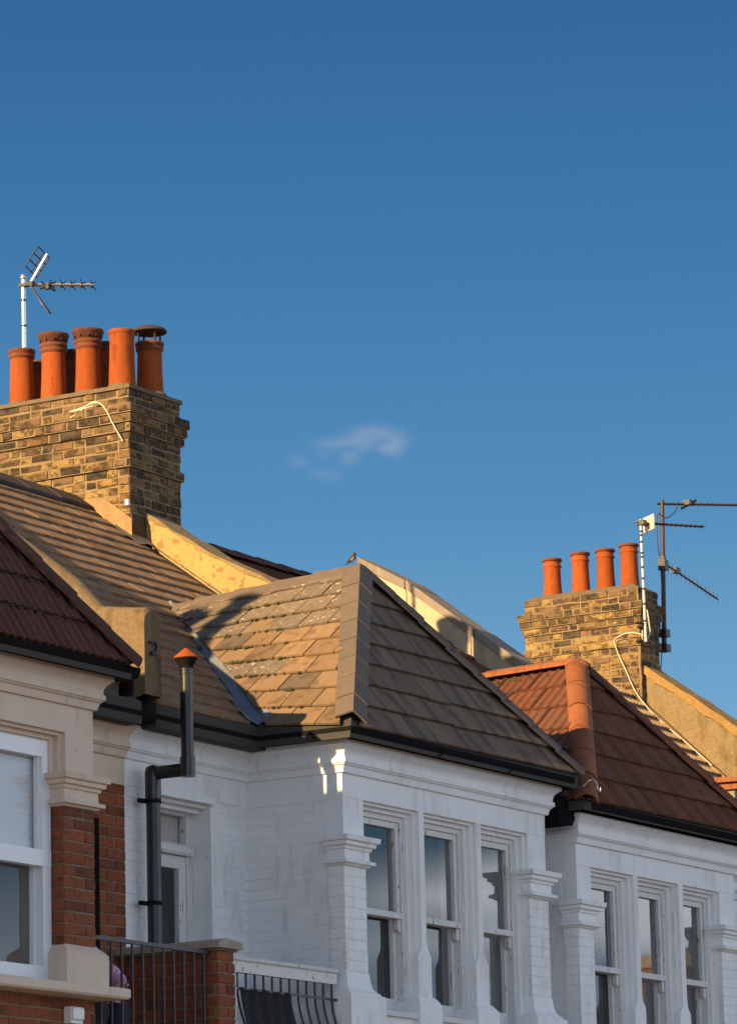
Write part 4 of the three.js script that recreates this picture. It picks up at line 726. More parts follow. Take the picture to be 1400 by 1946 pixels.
// ───────────────────────────── chimneys ─────────────────────────────
const NOWHERE = () => true;
function stack(name, label, x0, x1, zf, zb, yTop, yBot, bands, group) {    // bands: outset by height
  const t = thing(name, label, 'chimney', [(x0 + x1) / 2, yBot, (zf + zb) / 2], 'chimney stacks of the terrace');
  const h = 0.077, n = Math.round((yTop - yBot) / h), out = (c) => { const y = yTop - (c + 0.5) * h; for (const [a, b, o] of bands) if (y > a && y < b) return o; return 0; };
  const core = new B(); for (let c = 0; c < n; c++) { const o = out(c), y = yTop - c * h; core.box(x0 - o, x1 + o, y - h, y, zb - o, zf + o); }
  part(t, 'mortar_bed', core.build(), M.stockMortar);
  const k = { h, joint: 0.015, proud: 0.006, ch: 0.004, wob: 0.007, L: 0.225, outset: out, bond: 'flemish' };
  return { t, n, k, out };
}
{
  const x0 = 2.9, x1 = 3.665, zf = -3.78, zb = -5.42, yT = 9.755;
  const bands = [[9.52, 9.60, 0.062], [9.445, 9.525, 0.045], [9.365, 9.447, 0.023], [9.06, 9.14, 0.026]];
  const { t, n, k } = stack('chimney_stack', 'large yellow brick chimney stack on the left with two rows of orange pots', x0, x1, zf, zb, yT, 8.2, bands);
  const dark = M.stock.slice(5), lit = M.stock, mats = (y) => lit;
  const row = (yTop, courses, mm, fromC) => {
    const kk = { ...k, outset: (c) => k.outset(c + fromC), seed: fromC % 2 ? 0.11 : 0 };
    brickwork(t, 'brick', [x0, zb + 0.3], [0, 1], [-1, 0], zf - zb - 0.3, yTop, courses, mm, kk);
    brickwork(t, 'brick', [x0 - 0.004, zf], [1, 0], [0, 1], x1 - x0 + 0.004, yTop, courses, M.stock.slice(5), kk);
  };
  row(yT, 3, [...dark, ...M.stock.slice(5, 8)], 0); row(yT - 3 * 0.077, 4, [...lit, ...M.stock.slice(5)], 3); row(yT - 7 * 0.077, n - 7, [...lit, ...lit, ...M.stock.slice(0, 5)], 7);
  const fl = new B(), o = 0.02, P = (x, y, z) => V(x, y, z), a = [x0 - o, x1 + o, zb - o, zf + o], c = [x0 + 0.12, x1 - 0.12, zb + 0.1, zf - 0.12], y0 = yT + 0.022, y1 = yT + 0.06;
  fl.box(a[0], a[1], yT - 0.012, y0, a[2], a[3]);
  fl.quad(P(a[0], y0, a[3]), P(a[1], y0, a[3]), P(c[1], y1, c[3]), P(c[0], y1, c[3])).quad(P(a[0], y0, a[2]), P(a[0], y0, a[3]), P(c[0], y1, c[3]), P(c[0], y1, c[2])).quad(P(a[1], y0, a[3]), P(a[1], y0, a[2]), P(c[1], y1, c[2]), P(c[1], y1, c[3])).quad(P(c[0], y1, c[3]), P(c[1], y1, c[3]), P(c[1], y1, c[2]), P(c[0], y1, c[2])).quad(P(a[1], y0, a[2]), P(a[0], y0, a[2]), P(c[0], y1, c[2]), P(c[1], y1, c[2]));
  part(t, 'flaunching', fl.build(), M.flaunch);
  const B0 = yT + 0.0;
  const pot = (x, z, hgt, kind, m, r = 0.098) => {            // roll-top, capped, plain and cowled pots
    const lip = kind === 'plain' ? [[r * 1.02, hgt - 0.04], [r * 1.1, hgt - 0.03], [r * 1.1, hgt - 0.004], [r * 1.0, hgt]] : [[r * 1.0, hgt - 0.085], [r * 1.12, hgt - 0.07], [r * 1.14, hgt - 0.05], [r * 1.02, hgt - 0.038], [r * 1.16, hgt - 0.03], [r * 1.2, hgt - 0.012], [r * 1.14, hgt]];
    const body = [[r * 1.12, 0.0], [r * 1.1, 0.06], [r * 1.03, hgt * 0.45], [r * 0.99, hgt - 0.1], lip[0]];
    const p = part(t, 'chimney_pot', lathe(body, x, B0, z), m);
    part(p, 'pot_rim', lathe([...lip, [r * 0.84, hgt], [r * 0.80, hgt - 0.02], [r * 0.8, 0.02]], x, B0, z), kind === 'plain' ? m : M.potRim[Math.floor(R() * 3)]);
    part(p, 'pot_bedding', lathe([[r * 1.38, 0.02], [r * 1.22, 0.045], [r * 1.09, 0.06]].map(([q, y]) => [q * rr(0.95, 1.06), y * rr(0.9, 1.1)]), x, B0, z), M.flaunch);
    if (kind === 'cap') part(p, 'vent_cap', join([lathe([[r * 0.9, -0.004], [r * 1.0, 0.004], [r * 1.12, 0.03], [r * 1.3, 0.06], [r * 1.34, 0.075], [r * 1.3, 0.09], [r * 0.9, 0.1], [0, 0.108]], x, B0 + hgt, z), ...[0, 1, 2, 3, 4, 5, 6, 7, 8, 9].map((i) => { const q = (i / 10) * 6.283; return cyl(V(x + Math.cos(q) * r * 1.08, B0 + hgt + 0.034, z + Math.sin(q) * r * 1.05), V(x + Math.cos(q) * r * 1.24, B0 + hgt + 0.03, z + Math.sin(q) * r * 1.24), 0.011, 0.011, 8); })]), M.potDark);
    if (kind === 'cowl') {
      part(p, 'cowl_plate', lathe([[0, 0.03], [r * 0.9, 0.024], [r * 1.3, 0.006], [r * 1.42, -0.014], [r * 1.4, -0.026], [r * 1.3, -0.022], [0, -0.004]], x, B0 + hgt + 0.115, z), M.soot);
      for (let i = 0; i < 4; i++) { const q = 0.5 + i * 1.571; part(p, 'cowl_leg', bar(V(x + Math.cos(q) * r * 0.98, B0 + hgt - 0.02, z + Math.sin(q) * r * 0.98), V(x + Math.cos(q) * r * 0.98, B0 + hgt + 0.108, z + Math.sin(q) * r * 0.98), 0.022, 0.008), M.potDark); }
      const strap = new THREE.TorusGeometry(r * 1.035, 0.007, 6, 30); strap.rotateX(Math.PI / 2); strap.translate(x, B0 + hgt - 0.07, z); part(p, 'strap', metreUV(clean(strap)), M.whitePlastic);
    }
    return p;
  };
  pot(3.08, -5.01, 0.535, 'roll', M.pot[0], 0.1); pot(3.08, -4.675, 0.535, 'cap', M.pot[1], 0.102); pot(3.08, -4.315, 0.515, 'cap', M.pot[2], 0.104); pot(3.08, -3.965, 0.55, 'plain', M.pot[3], 0.106);
  pot(3.41, -5.07, 0.50, 'roll', M.pot[2]); pot(3.41, -4.70, 0.45, 'cap', M.potDark); pot(3.41, -4.345, 0.56, 'roll', M.pot[0]); pot(3.41, -3.905, 0.50, 'cowl', M.pot[1], 0.106);
  // the like chimney two houses to the left, out of the frame, whose pots shade the bay roof
  const c0 = t.clone(); c0.name = numbered('chimney_stack'); c0.position.x -= 9.68; c0.position.z += 0.42; c0.position.y += 0.2; c0.userData = { label: 'yellow brick chimney stack with orange pots, outside the left edge of the photograph', category: 'chimney', group: 'chimney stacks of the terrace' }; scene.add(c0);
}
{
  const x0 = 12.73, x1 = 13.16, zf = -4.07, zb = -5.43, yT = 9.573;
  const bands = [[9.355, 9.432, 0.058], [9.278, 9.357, 0.04], [9.2, 9.28, 0.02], [8.96, 9.03, 0.018]];
  const { t, n, k } = stack('chimney_stack', 'narrow yellow brick chimney stack on the right with a single row of four red pots', x0, x1, zf, zb, yT, 8.2, bands);
  brickwork(t, 'brick', [x0, zb], [0, 1], [-1, 0], zf - zb, yT, 6, [...M.stock, ...M.stock.slice(5)], k);
  brickwork(t, 'brick', [x0, zb], [0, 1], [-1, 0], zf - zb, yT - 6 * k.h, n - 6, [...M.stock, ...M.stock, ...M.stock.slice(0, 5)], { ...k, outset: (c) => k.outset(c + 6) });
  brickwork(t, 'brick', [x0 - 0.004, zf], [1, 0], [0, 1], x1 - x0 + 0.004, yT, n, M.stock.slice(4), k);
  part(t, 'flaunching', (() => { const b = new B(), y0 = yT + 0.002, y1 = yT + 0.06, Q = (x, y, z) => V(x, y, z); b.quad(Q(x0, y0, zf), Q(x1, y0, zf), Q(x1 - 0.1, y1, zf - 0.1), Q(x0 + 0.1, y1, zf - 0.1)).quad(Q(x0, y0, zb), Q(x0, y0, zf), Q(x0 + 0.1, y1, zf - 0.1), Q(x0 + 0.1, y1, zb + 0.1)).quad(Q(x1, y0, zf), Q(x1, y0, zb), Q(x1 - 0.1, y1, zb + 0.1), Q(x1 - 0.1, y1, zf - 0.1)).quad(Q(x1, y0, zb), Q(x0, y0, zb), Q(x0 + 0.1, y1, zb + 0.1), Q(x1 - 0.1, y1, zb + 0.1)).quad(Q(x0 + 0.1, y1, zf - 0.1), Q(x1 - 0.1, y1, zf - 0.1), Q(x1 - 0.1, y1, zb + 0.1), Q(x0 + 0.1, y1, zb + 0.1)); return b.build(); })(), M.flaunch);
  [[-5.2, 0.42], [-4.86, 0.445], [-4.56, 0.445], [-4.275, 0.465]].forEach(([z, hgt], i) => {
    const r = 0.089, Y = yT + 0.05; const cp = part(t, 'chimney_pot', lathe([[r * 1.16, 0], [r * 1.12, 0.05], [r * 1.04, hgt * 0.4], [r, hgt - 0.1], [r * 1.14, hgt - 0.094], [r * 1.14, hgt - 0.078], [r * 1.0, hgt - 0.07], [r * 1.02, hgt - 0.035]], 12.95, Y, z), M.pot[i]);
    part(cp, 'pot_rim', lathe([[r * 1.02, hgt - 0.035], [r * 1.2, hgt - 0.028], [r * 1.22, hgt - 0.008], [r * 1.14, hgt], [r * 0.85, hgt], [r * 0.8, hgt - 0.02], [r * 0.8, 0.02]], 12.95, Y, z), M.potRim[i % 3]);
  });
}

// ───────────────────────────── aerials and cables ─────────────────────────────
function yagi(parent, mount, dir, len, o) {                   // boom with crossing elements; returns nothing
  const { el = 0.15, n = 9, r = 0.008, material, vert = false, elr = 0.0035, start = 0.12, taper = 0 } = o;
  const d = V(...dir).normalize(), side = vert ? V(0, 1, 0) : V().crossVectors(d, V(0, 1, 0)).normalize(), a = V(...mount);
  const boom = part(parent, 'boom', bar(a.clone().addScaledVector(d, -0.06), a.clone().addScaledVector(d, len), r * 2), material);
  for (let i = 0; i < n; i++) { const p = a.clone().addScaledVector(d, mix(start, len - 0.01, i / (n - 1))), h = (el / 2) * (1 - taper * i / n); part(boom, 'element', cyl(p.clone().addScaledVector(side, -h), p.clone().addScaledVector(side, h), elr, elr, 6), material); }
  return boom;
}
{
  const t = thing('tv_aerial', 'silver television aerial with grid reflector on a bright pole behind the left chimney pots', 'aerial', [3.25, 9.7, -5.09], 'television aerials on the chimneys');
  const pole = part(t, 'pole', cyl(V(3.25, 9.7, -5.1), V(3.25, 11.0, -5.11), 0.02, 0.02, 14), M.galv);
  part(pole, 'pole_cap', lathe([[0, 0.03], [0.02, 0.022], [0.027, 0], [0.027, -0.02], [0, -0.02]], 3.25, 11.0, -5.11, 14), M.galv);
  for (const y of [10.1, 10.35, 10.56, 10.79, 10.92]) part(pole, 'pole_ring', lathe([[0.0235, -0.008], [0.0245, 0], [0.0235, 0.008]], 3.25, y, -5.107, 14), M.plastic);
  part(t, 'clamp', join([box(3.22, 3.275, 10.91, 10.94, -5.14, -5.04), box(3.225, 3.27, 10.905, 10.945, -5.04, -5.0)]), M.plastic);
  const A = V(3.25, 10.925, -5.07), d = V(0.6, 0.0, 0.8).normalize(), boom = part(t, 'boom', bar(A, A.clone().addScaledVector(d, 0.58), 0.024), M.galv);
  for (let i = 0; i < 5; i++) {                                // X-shaped directors
    const p = A.clone().addScaledVector(d, 0.21 + i * 0.088), g = [];
    for (const [sx, sy] of [[1, 1], [1, -1], [-1, 1], [-1, -1]]) g.push(cyl(p, p.clone().add(V(0.042 * sx, 0.042 * sy, 0.016)), 0.0065, 0.004, 6));
    g.push(cyl(p.clone().add(V(0, -0.022, 0)), p.clone().add(V(0, 0.026, 0)), 0.013, 0.01, 8));
    part(boom, 'director', join(g), M.plastic);
  }
  part(t, 'dipole_box', join([box(3.33, 3.375, 10.885, 10.935, -4.95, -4.90), cyl(V(3.30, 10.88, -4.97), V(3.40, 10.945, -4.87), 0.008, 0.008, 8), cyl(V(3.30, 10.945, -4.96), V(3.40, 10.87, -4.88), 0.008, 0.008, 8)]), M.plastic);
  // upper grid reflector with its arm, and the lower arm seen edge on
  const c = [V(3.17, 11.07, -5.03), V(3.17, 11.225, -4.895), V(3.34, 11.16, -4.895), V(3.34, 11.005, -5.03)], fr = [], G = (s, u) => c[0].clone().multiplyScalar((1 - s) * (1 - u)).addScaledVector(c[1], s * (1 - u)).addScaledVector(c[3], (1 - s) * u).addScaledVector(c[2], s * u);
  for (const u of [0, 0.5, 1]) fr.push(cyl(G(0, u), G(1, u), 0.006, 0.006, 6)); for (const s of [0, 0.33, 0.66, 1]) fr.push(cyl(G(s, 0), G(s, 1), 0.006, 0.006, 6));
  const arm = part(t, 'reflector_arm', bar(V(3.25, 10.94, -5.03), V(3.26, 11.17, -4.86), 0.018), M.galv); part(arm, 'reflector_grid', join(fr), M.darkSteel);
  const arm2 = part(t, 'reflector_arm', bar(V(3.25, 10.91, -5.03), V(3.25, 10.72, -4.90), 0.014), M.galv); part(arm2, 'reflector_grid', join([cyl(V(3.23, 10.89, -5.01), V(3.235, 10.63, -4.83), 0.008, 0.008, 6), cyl(V(3.27, 10.87, -5.01), V(3.265, 10.63, -4.83), 0.006, 0.006, 6)]), M.darkSteel);
}
{
  const t = thing('tv_aerial', 'small aerial with a white panel on a white pole at the right chimney', 'aerial', [12.626, 8.985, -3.95], 'television aerials on the chimneys');
  const P = (y) => V(mix(12.626, 12.611, (y - 8.985) / 1.259), y, -3.95);
  const pole = part(t, 'pole', cyl(P(8.96), P(10.26), 0.015, 0.014, 12), M.whitePole);
  for (const y of [9.18, 9.36, 9.52, 9.63, 9.75, 9.86, 9.9, 10.02, 10.09, 10.13]) part(pole, 'tape_ring', lathe([[0.0155, -0.012], [0.0165, 0], [0.0155, 0.012]], P(y).x, y, -3.95, 12), M.plastic);
  part(t, 'wall_bracket', join([bar(V(12.626, 9.14, -3.95), V(12.70, 9.14, -4.07), 0.03), bar(V(12.626, 9.0, -3.95), V(12.70, 8.99, -4.09), 0.025), bar(V(12.50, 9.15, -4.0), V(12.64, 9.15, -3.95), 0.02)]), M.rust);
  part(t, 'clamp', join([box(12.58, 12.66, 10.2, 10.25, -3.99, -3.9), box(12.64, 12.72, 10.205, 10.235, -3.96, -3.93)]), M.plastic);
  { const g = box(-0.006, 0.006, -0.08, 0.08, -0.125, 0.125); g.rotateY(-Math.atan2(0.42, 0.56)); g.translate(12.70, 10.225, -3.9); part(t, 'reflector_panel', g, M.panel); }
  yagi(t, [12.62, 10.222, -3.94], [0.56, 0, 0.42], 0.72, { el: 0.17, n: 9, r: 0.009, material: M.darkSteel, start: 0.26 });
}
{
  const t = thing('tv_aerial', 'tall dark pole at the right chimney carrying two long thin aerials', 'aerial', [13.45, 9.0, -4.15], 'television aerials on the chimneys');
  const P = (y) => V(mix(13.446, 13.531, (y - 9.067) / 1.558), y, -4.15);
  part(t, 'pole', cyl(P(9.0), P(10.65), 0.026, 0.022, 12), M.darkSteel);
  part(t, 'wall_bracket', join([bar(V(13.16, 9.19, -4.2), V(13.45, 9.19, -4.15), 0.025), bar(V(13.16, 9.03, -4.2), V(13.45, 9.03, -4.15), 0.025), box(13.4, 13.5, 9.15, 9.23, -4.2, -4.1), box(13.4, 13.5, 8.99, 9.07, -4.2, -4.1)]), M.plastic);
  const b1 = yagi(t, [13.53, 10.61, -4.15], [0.62, 0, 0.70], 0.86, { el: 0.2, n: 13, r: 0.009, material: M.darkSteel, start: 0.1, taper: 0.2 });
  part(b1, 'dipole_box', join([box(13.68, 13.76, 10.60, 10.655, -3.98, -3.9), cyl(V(13.66, 10.56, -3.99), V(13.8, 10.66, -3.88), 0.015, 0.015, 8)]), M.plastic);
  part(t, 'clamp', join([box(13.45, 13.54, 9.88, 9.99, -4.19, -4.11), box(13.46, 13.51, 9.98, 10.03, -4.18, -4.12)]), M.plastic);
  const b2 = yagi(t, [13.52, 9.945, -4.13], [1, 0, -0.21], 2.2, { el: 0.12, n: 13, r: 0.008, material: M.darkSteel, vert: true, elr: 0.004, start: 0.1 });
  part(b2, 'dipole_box', box(13.88, 13.98, 9.925, 9.985, -4.25, -4.19), M.plastic);
  part(t, 'feed_cable', tube([[13.64, 10.58, -4.02], [13.6, 10.5, -4.06], [13.53, 10.45, -4.12], [13.47, 10.5, -4.17], [13.44, 10.2, -4.18], [13.47, 9.95, -4.17], [13.47, 9.4, -4.17], [13.42, 9.0, -4.17], [13.40, 8.6, -4.2]], 0.006, 60, 5), M.plastic);
}
{
  const t = thing('aerial_cable', 'white looped cable hanging over the face of the left chimney', 'cable', [2.76, 9.2, -4.1], 'white aerial cables');
  part(t, 'cable', tube([[2.845, 9.605, -4.345], [2.838, 9.623, -4.2], [2.836, 9.641, -4.11], [2.836, 9.635, -4.035], [2.832, 9.572, -3.97], [2.845, 9.415, -3.89], [2.872, 9.285, -3.825]], 0.0065, 60, 7), M.cable);
  part(t, 'cable', tube([[2.838, 9.55, -4.335], [2.836, 9.587, -4.24], [2.835, 9.637, -4.15], [2.834, 9.654, -4.09], [2.835, 9.638, -4.04]], 0.006, 50, 7), M.cable);
  part(t, 'cable', tube([[2.838, 9.60, -4.31], [2.834, 9.61, -4.18], [2.834, 9.62, -4.09]], 0.0055, 30, 7), M.cable);
  const c = thing('aerial_cable', 'long white cable trailing from the right chimney down its rendered party wall', 'cable', [12.7, 8, -3.8], 'white aerial cables');
  part(c, 'cable', tube([[12.62, 9.02, -3.94], [12.60, 9.06, -4.05], [12.62, 9.075, -4.17], [12.64, 9.055, -4.27], [12.66, 9.03, -4.335], [12.68, 8.93, -4.325], [12.69, 8.69, -4.225], [12.69, 8.49, -4.14], [12.68, 8.33, -4.03], [12.67, 8.10, -3.82], [12.67, 7.90, -3.59], [12.67, 7.60, -3.27]], 0.0065, 120, 7), M.cable);
  part(c, 'cable', tube([[12.64, 9.3, -3.93], [12.66, 9.15, -3.92], [12.68, 9.05, -3.93], [12.66, 8.98, -3.97], [12.61, 9.0, -3.98], [12.60, 9.08, -3.97]], 0.008, 40, 7), M.cable);
}
{ const t = thing('cable_box', 'tiny white box on the front corner of the left chimney stack', 'junction box', [2.885, 8.72, -3.79]); part(t, 'housing', box(2.874, 2.898, 8.73, 8.78, -3.81, -3.778), M.whitePlastic); part(t, 'lid', box(2.87, 2.874, 8.733, 8.777, -3.808, -3.78), M.whitePlastic); }

// ───────────────────────────── pipe, balconies, small things ─────────────────────────────
{
  const X = -1.375, z1 = -0.70, z2 = -0.41;
  const t = thing('vent_pipe', 'black cranked vent pipe with an orange conical cap beside the balcony door', 'pipe', [X, 3.34, z1]);
  part(t, 'lower_pipe', cyl(V(X, 3.34, z1), V(X, 5.55, z1), 0.05, 0.05, 20), M.pipeGrey);
  part(t, 'elbow', join([cyl(V(X, 5.5, z1), V(X, 5.70, z1), 0.056, 0.056, 20), lathe([[0.056, 0], [0.05, 0.03], [0.03, 0.048], [0, 0.055]], X, 5.70, z1, 18), cyl(V(X, 5.695, z1), V(X, 5.695, z2 + 0.02), 0.047, 0.047, 18), cyl(V(X, 5.645, z2), V(X, 5.78, z2), 0.053, 0.053, 20)]), M.pipeBlack);
  part(t, 'upper_pipe', join([cyl(V(X, 5.72, z2), V(X, 6.42, z2), 0.045, 0.045, 20), cyl(V(X, 6.36, z2), V(X, 6.37, z2), 0.0505, 0.0505, 20), cyl(V(X, 6.385, z2), V(X, 6.392, z2), 0.0505, 0.0505, 20)]), M.pipeBlack);
  const cap = part(t, 'cap', lathe([[0, 0.075], [0.012, 0.072], [0.086, 0.012], [0.088, 0.004], [0.082, 0.0]], X, 6.47, z2, 24), M.pot[1]);
  part(cap, 'cap_throat', lathe([[0.082, 0.0], [0.05, -0.05], [0.048, -0.07]], X, 6.47, z2, 24), M.blackMatt);
  for (const y of [5.5, 4.79]) part(t, 'bracket', join([cyl(V(X, y - 0.015, z1), V(X, y + 0.015, z1), 0.056, 0.056, 20), box(X - 0.11, X - 0.03, y - 0.014, y + 0.014, z1 - 0.06, z1 - 0.03)]), M.blackMatt);
}
{
  const t = thing('balcony_wall', 'red brick dividing wall with a stone coping between the two balconies', 'wall', [-1.575, 3.0, -0.4]);
  part(t, 'mortar_bed', box(-1.672, -1.478, 2.9, 4.4, -0.80, 0.0), M.redMortar);
  const bo = { proud: 0.008, ch: 0.003, wob: 0.004, joint: 0.012, h: 0.0755 };
  const dark = M.red;
  brickwork(t, 'brick', [-1.672, -0.8], [0, 1], [-1, 0], 0.8, 4.4, 13, dark, { ...bo, bond: 'flemish' });
  brickwork(t, 'brick', [-1.678, 0.0], [1, 0], [0, 1], 0.20, 4.4, 13, dark, { ...bo, L: 0.235, bond: 'half' });
  const c = new B(), y0 = 4.41, y1 = 4.45, yr = 4.475, xs = [-1.725, -1.425], zs = [-0.80, 0.05];
  c.box(xs[0], xs[1], y0, y1, zs[0], zs[1]); c.quad(V(xs[0], y1, zs[1]), V(xs[0] + 0.1, yr, zs[1]), V(xs[0] + 0.1, yr, zs[0]), V(xs[0], y1, zs[0])).quad(V(xs[0] + 0.1, yr, zs[1]), V(xs[1], y1 + 0.002, zs[1]), V(xs[1], y1 + 0.002, zs[0]), V(xs[0] + 0.1, yr, zs[0])).tri(V(xs[0], y1, zs[1]), V(xs[1], y1, zs[1]), V(xs[0] + 0.1, yr, zs[1]));
  part(t, 'coping', c.build(), M.coping);
  part(t, 'mortar_bed', box(-1.7, -1.45, 4.395, 4.412, -0.80, 0.02), M.redMortar);
  brickwork(t, 'painted_brick', [-1.476, -0.1], [0, 1], [1, 0], 0.12, 4.32, 12, M.whiteBrick, { ...bo, L: 0.13 });
}
{
  const t = thing('balcony_railing', 'black straight iron railing in front of the left balcony', 'railing', [-2.3, 3.34, -0.06], 'black balcony railings');
  const y = (x) => 4.383; part(t, 'top_rail', box(-3.05, -1.68, 4.37, 4.395, -0.075, -0.045), M.railing); part(t, 'bottom_rail', box(-3.05, -1.68, 3.42, 3.44, -0.07, -0.05), M.railing);
  for (let i = 0; i < 11; i++) { const x = -1.745 - i * 0.121; part(t, 'baluster', cyl(V(x, 3.43, -0.06), V(x, 4.375, -0.06), 0.0095, 0.0095, 8), M.railing); }
}
{
  const t = thing('balcony_railing', 'black iron railing under a white timber rail on the middle house balcony', 'railing', [-0.7, 3.34, -0.04], 'black balcony railings');
  part(t, 'timber_rail', join([box(-1.47, -0.09, 4.272, 4.352, -0.075, -0.03), extrudeZY([[-0.09, 4.352], [-0.012, 4.352], [-0.008, 4.362], [-0.02, 4.378], [-0.05, 4.386], [-0.09, 4.386]], -1.47, -0.09)]), M.frame);
  part(t, 'mid_rail', box(-1.45, -0.10, 4.155, 4.17, -0.035, -0.022), M.railing);
  for (let i = 0; i < 12; i++) { const x = -1.36 + i * 0.111; part(t, 'baluster', tube([[x, 4.272, -0.045], [x, 4.18, -0.045], [x, 4.1, -0.04], [x, 3.98, -0.01], [x, 3.8, 0.05], [x, 3.55, 0.05], [x, 3.4, -0.02]], 0.0085, 24, 6), M.railing); }
}
{
  const t = thing('hanging_cloth', 'black cloth hung over the railing of the middle house balcony', 'cloth', [-1.03, 3.5, 0.03]);
  const b = new B(), n = 26, m = 10, x = (i) => mix(-1.37, -0.70, i / n), P = (i, j) => { const t2 = j / m, y = mix(4.165 + 0.008 * Math.sin(i * 1.7), 3.45, t2), z = mix(-0.03, 0.065, sst(0, 0.75, t2)) + 0.008 * Math.sin(i * 1.1 + j * 0.25) + 0.012; return V(x(i) + 0.004 * Math.sin(j * 0.8) + (i === n ? -0.02 * sst(0.3, 0, t2) : 0), y, z); };
  for (let i = 0; i < n; i++) for (let j = 0; j < m; j++) b.quad(P(i, j), P(i, j + 1), P(i + 1, j + 1), P(i + 1, j));
  part(t, 'cloth', b.build(0.9), M.cloth);
  const hem = new B(), H = (i, s) => P(i, 0).add(V(0, s ? 0.004 : -0.02, s ? -0.04 : 0.005)); for (let i = 0; i < n; i++) hem.quad(H(i, 0), H(i + 1, 0), H(i + 1, 1), H(i, 1)); part(t, 'hem', hem.build(0.9), M.cloth);
}
{
  const t = thing('sensor_box', 'small white box fixed to the red brick under the cream window sill', 'sensor', [-3.38, 3.85, 0.02]);
  const g = box(-3.445, -3.315, 3.80, 3.905, -0.004, 0.05); part(t, 'housing', g, M.whitePlastic);
  part(t, 'cover', extrudeZY([[0.05, 3.905], [0.065, 3.895], [0.065, 3.83], [0.05, 3.815]], -3.44, -3.32), M.whitePlastic);
}
// ───────────────────────────── soft bodies: a joined field of tapered bones ─────────────────────────────
function body(bones, cell, k = 0.02) {
  const lo = V(1e9, 1e9, 1e9), hi = V(-1e9, -1e9, -1e9);
  for (const [a, b, ra, rb] of bones) for (const [p, r] of [[a, ra], [b, rb]]) { lo.min(V(p[0] - r, p[1] - r, p[2] - r)); hi.max(V(p[0] + r, p[1] + r, p[2] + r)); }
  const c = lo.clone().add(hi).multiplyScalar(0.5), half = Math.max(hi.x - lo.x, hi.y - lo.y, hi.z - lo.z) / 2 + cell * 3, res = Math.min(110, Math.ceil((2 * half) / cell));
  const mc = new MarchingCubes(res, undefined, false, false, 120000); mc.isolation = 0; const p = V(), pa = V(), ba = V();
  for (let z = 0; z < res; z++) for (let y = 0; y < res; y++) for (let x = 0; x < res; x++) {
    p.set(c.x + (x / (res / 2) - 1) * half, c.y + (y / (res / 2) - 1) * half, c.z + (z / (res / 2) - 1) * half);
    let d = 1e3;
    for (const [a, b, ra, rb] of bones) {
      ba.set(b[0] - a[0], b[1] - a[1], b[2] - a[2]); pa.set(p.x - a[0], p.y - a[1], p.z - a[2]);
      const h = Math.min(1, Math.max(0, pa.dot(ba) / Math.max(1e-9, ba.lengthSq()))), e = pa.addScaledVector(ba, -h).length() - (ra + (rb - ra) * h);
      const m = Math.max(k - Math.abs(d - e), 0) / k; d = Math.min(d, e) - m * m * k * 0.25;
    }
    mc.field[x + y * res + z * res * res] = -d;
  }
  mc.update();
  const g = new THREE.BufferGeometry(), n = mc.count, pos = mc.positionArray.slice(0, n * 3), nor = mc.normalArray.slice(0, n * 3);
  for (let i = 0; i < n; i++) { pos[i * 3] = pos[i * 3] * half + c.x; pos[i * 3 + 1] = pos[i * 3 + 1] * half + c.y; pos[i * 3 + 2] = pos[i * 3 + 2] * half + c.z; }
  g.setAttribute('position', new THREE.BufferAttribute(pos, 3)); g.setAttribute('normal', new THREE.BufferAttribute(nor, 3)); return metreUV(g);
}
{
  const t = thing('garden_chair', 'dark folding chair behind the left balcony railing', 'chair', [-2.72, 3.34, -0.45]);
  t.position.y += 0.06;
  part(t, 'seat', box(-2.93, -2.5, 3.765, 3.79, -0.66, -0.24), M.wood); part(t, 'backrest', box(-2.93, -2.5, 3.95, 4.2, -0.70, -0.68), M.wood);
  for (const [x, z] of [[-2.9, -0.26], [-2.53, -0.26], [-2.9, -0.68], [-2.53, -0.68]]) part(t, 'leg', box(x - 0.015, x + 0.015, 3.34, z < -0.5 ? 4.2 : 3.765, z - 0.012, z + 0.012), M.wood);
}
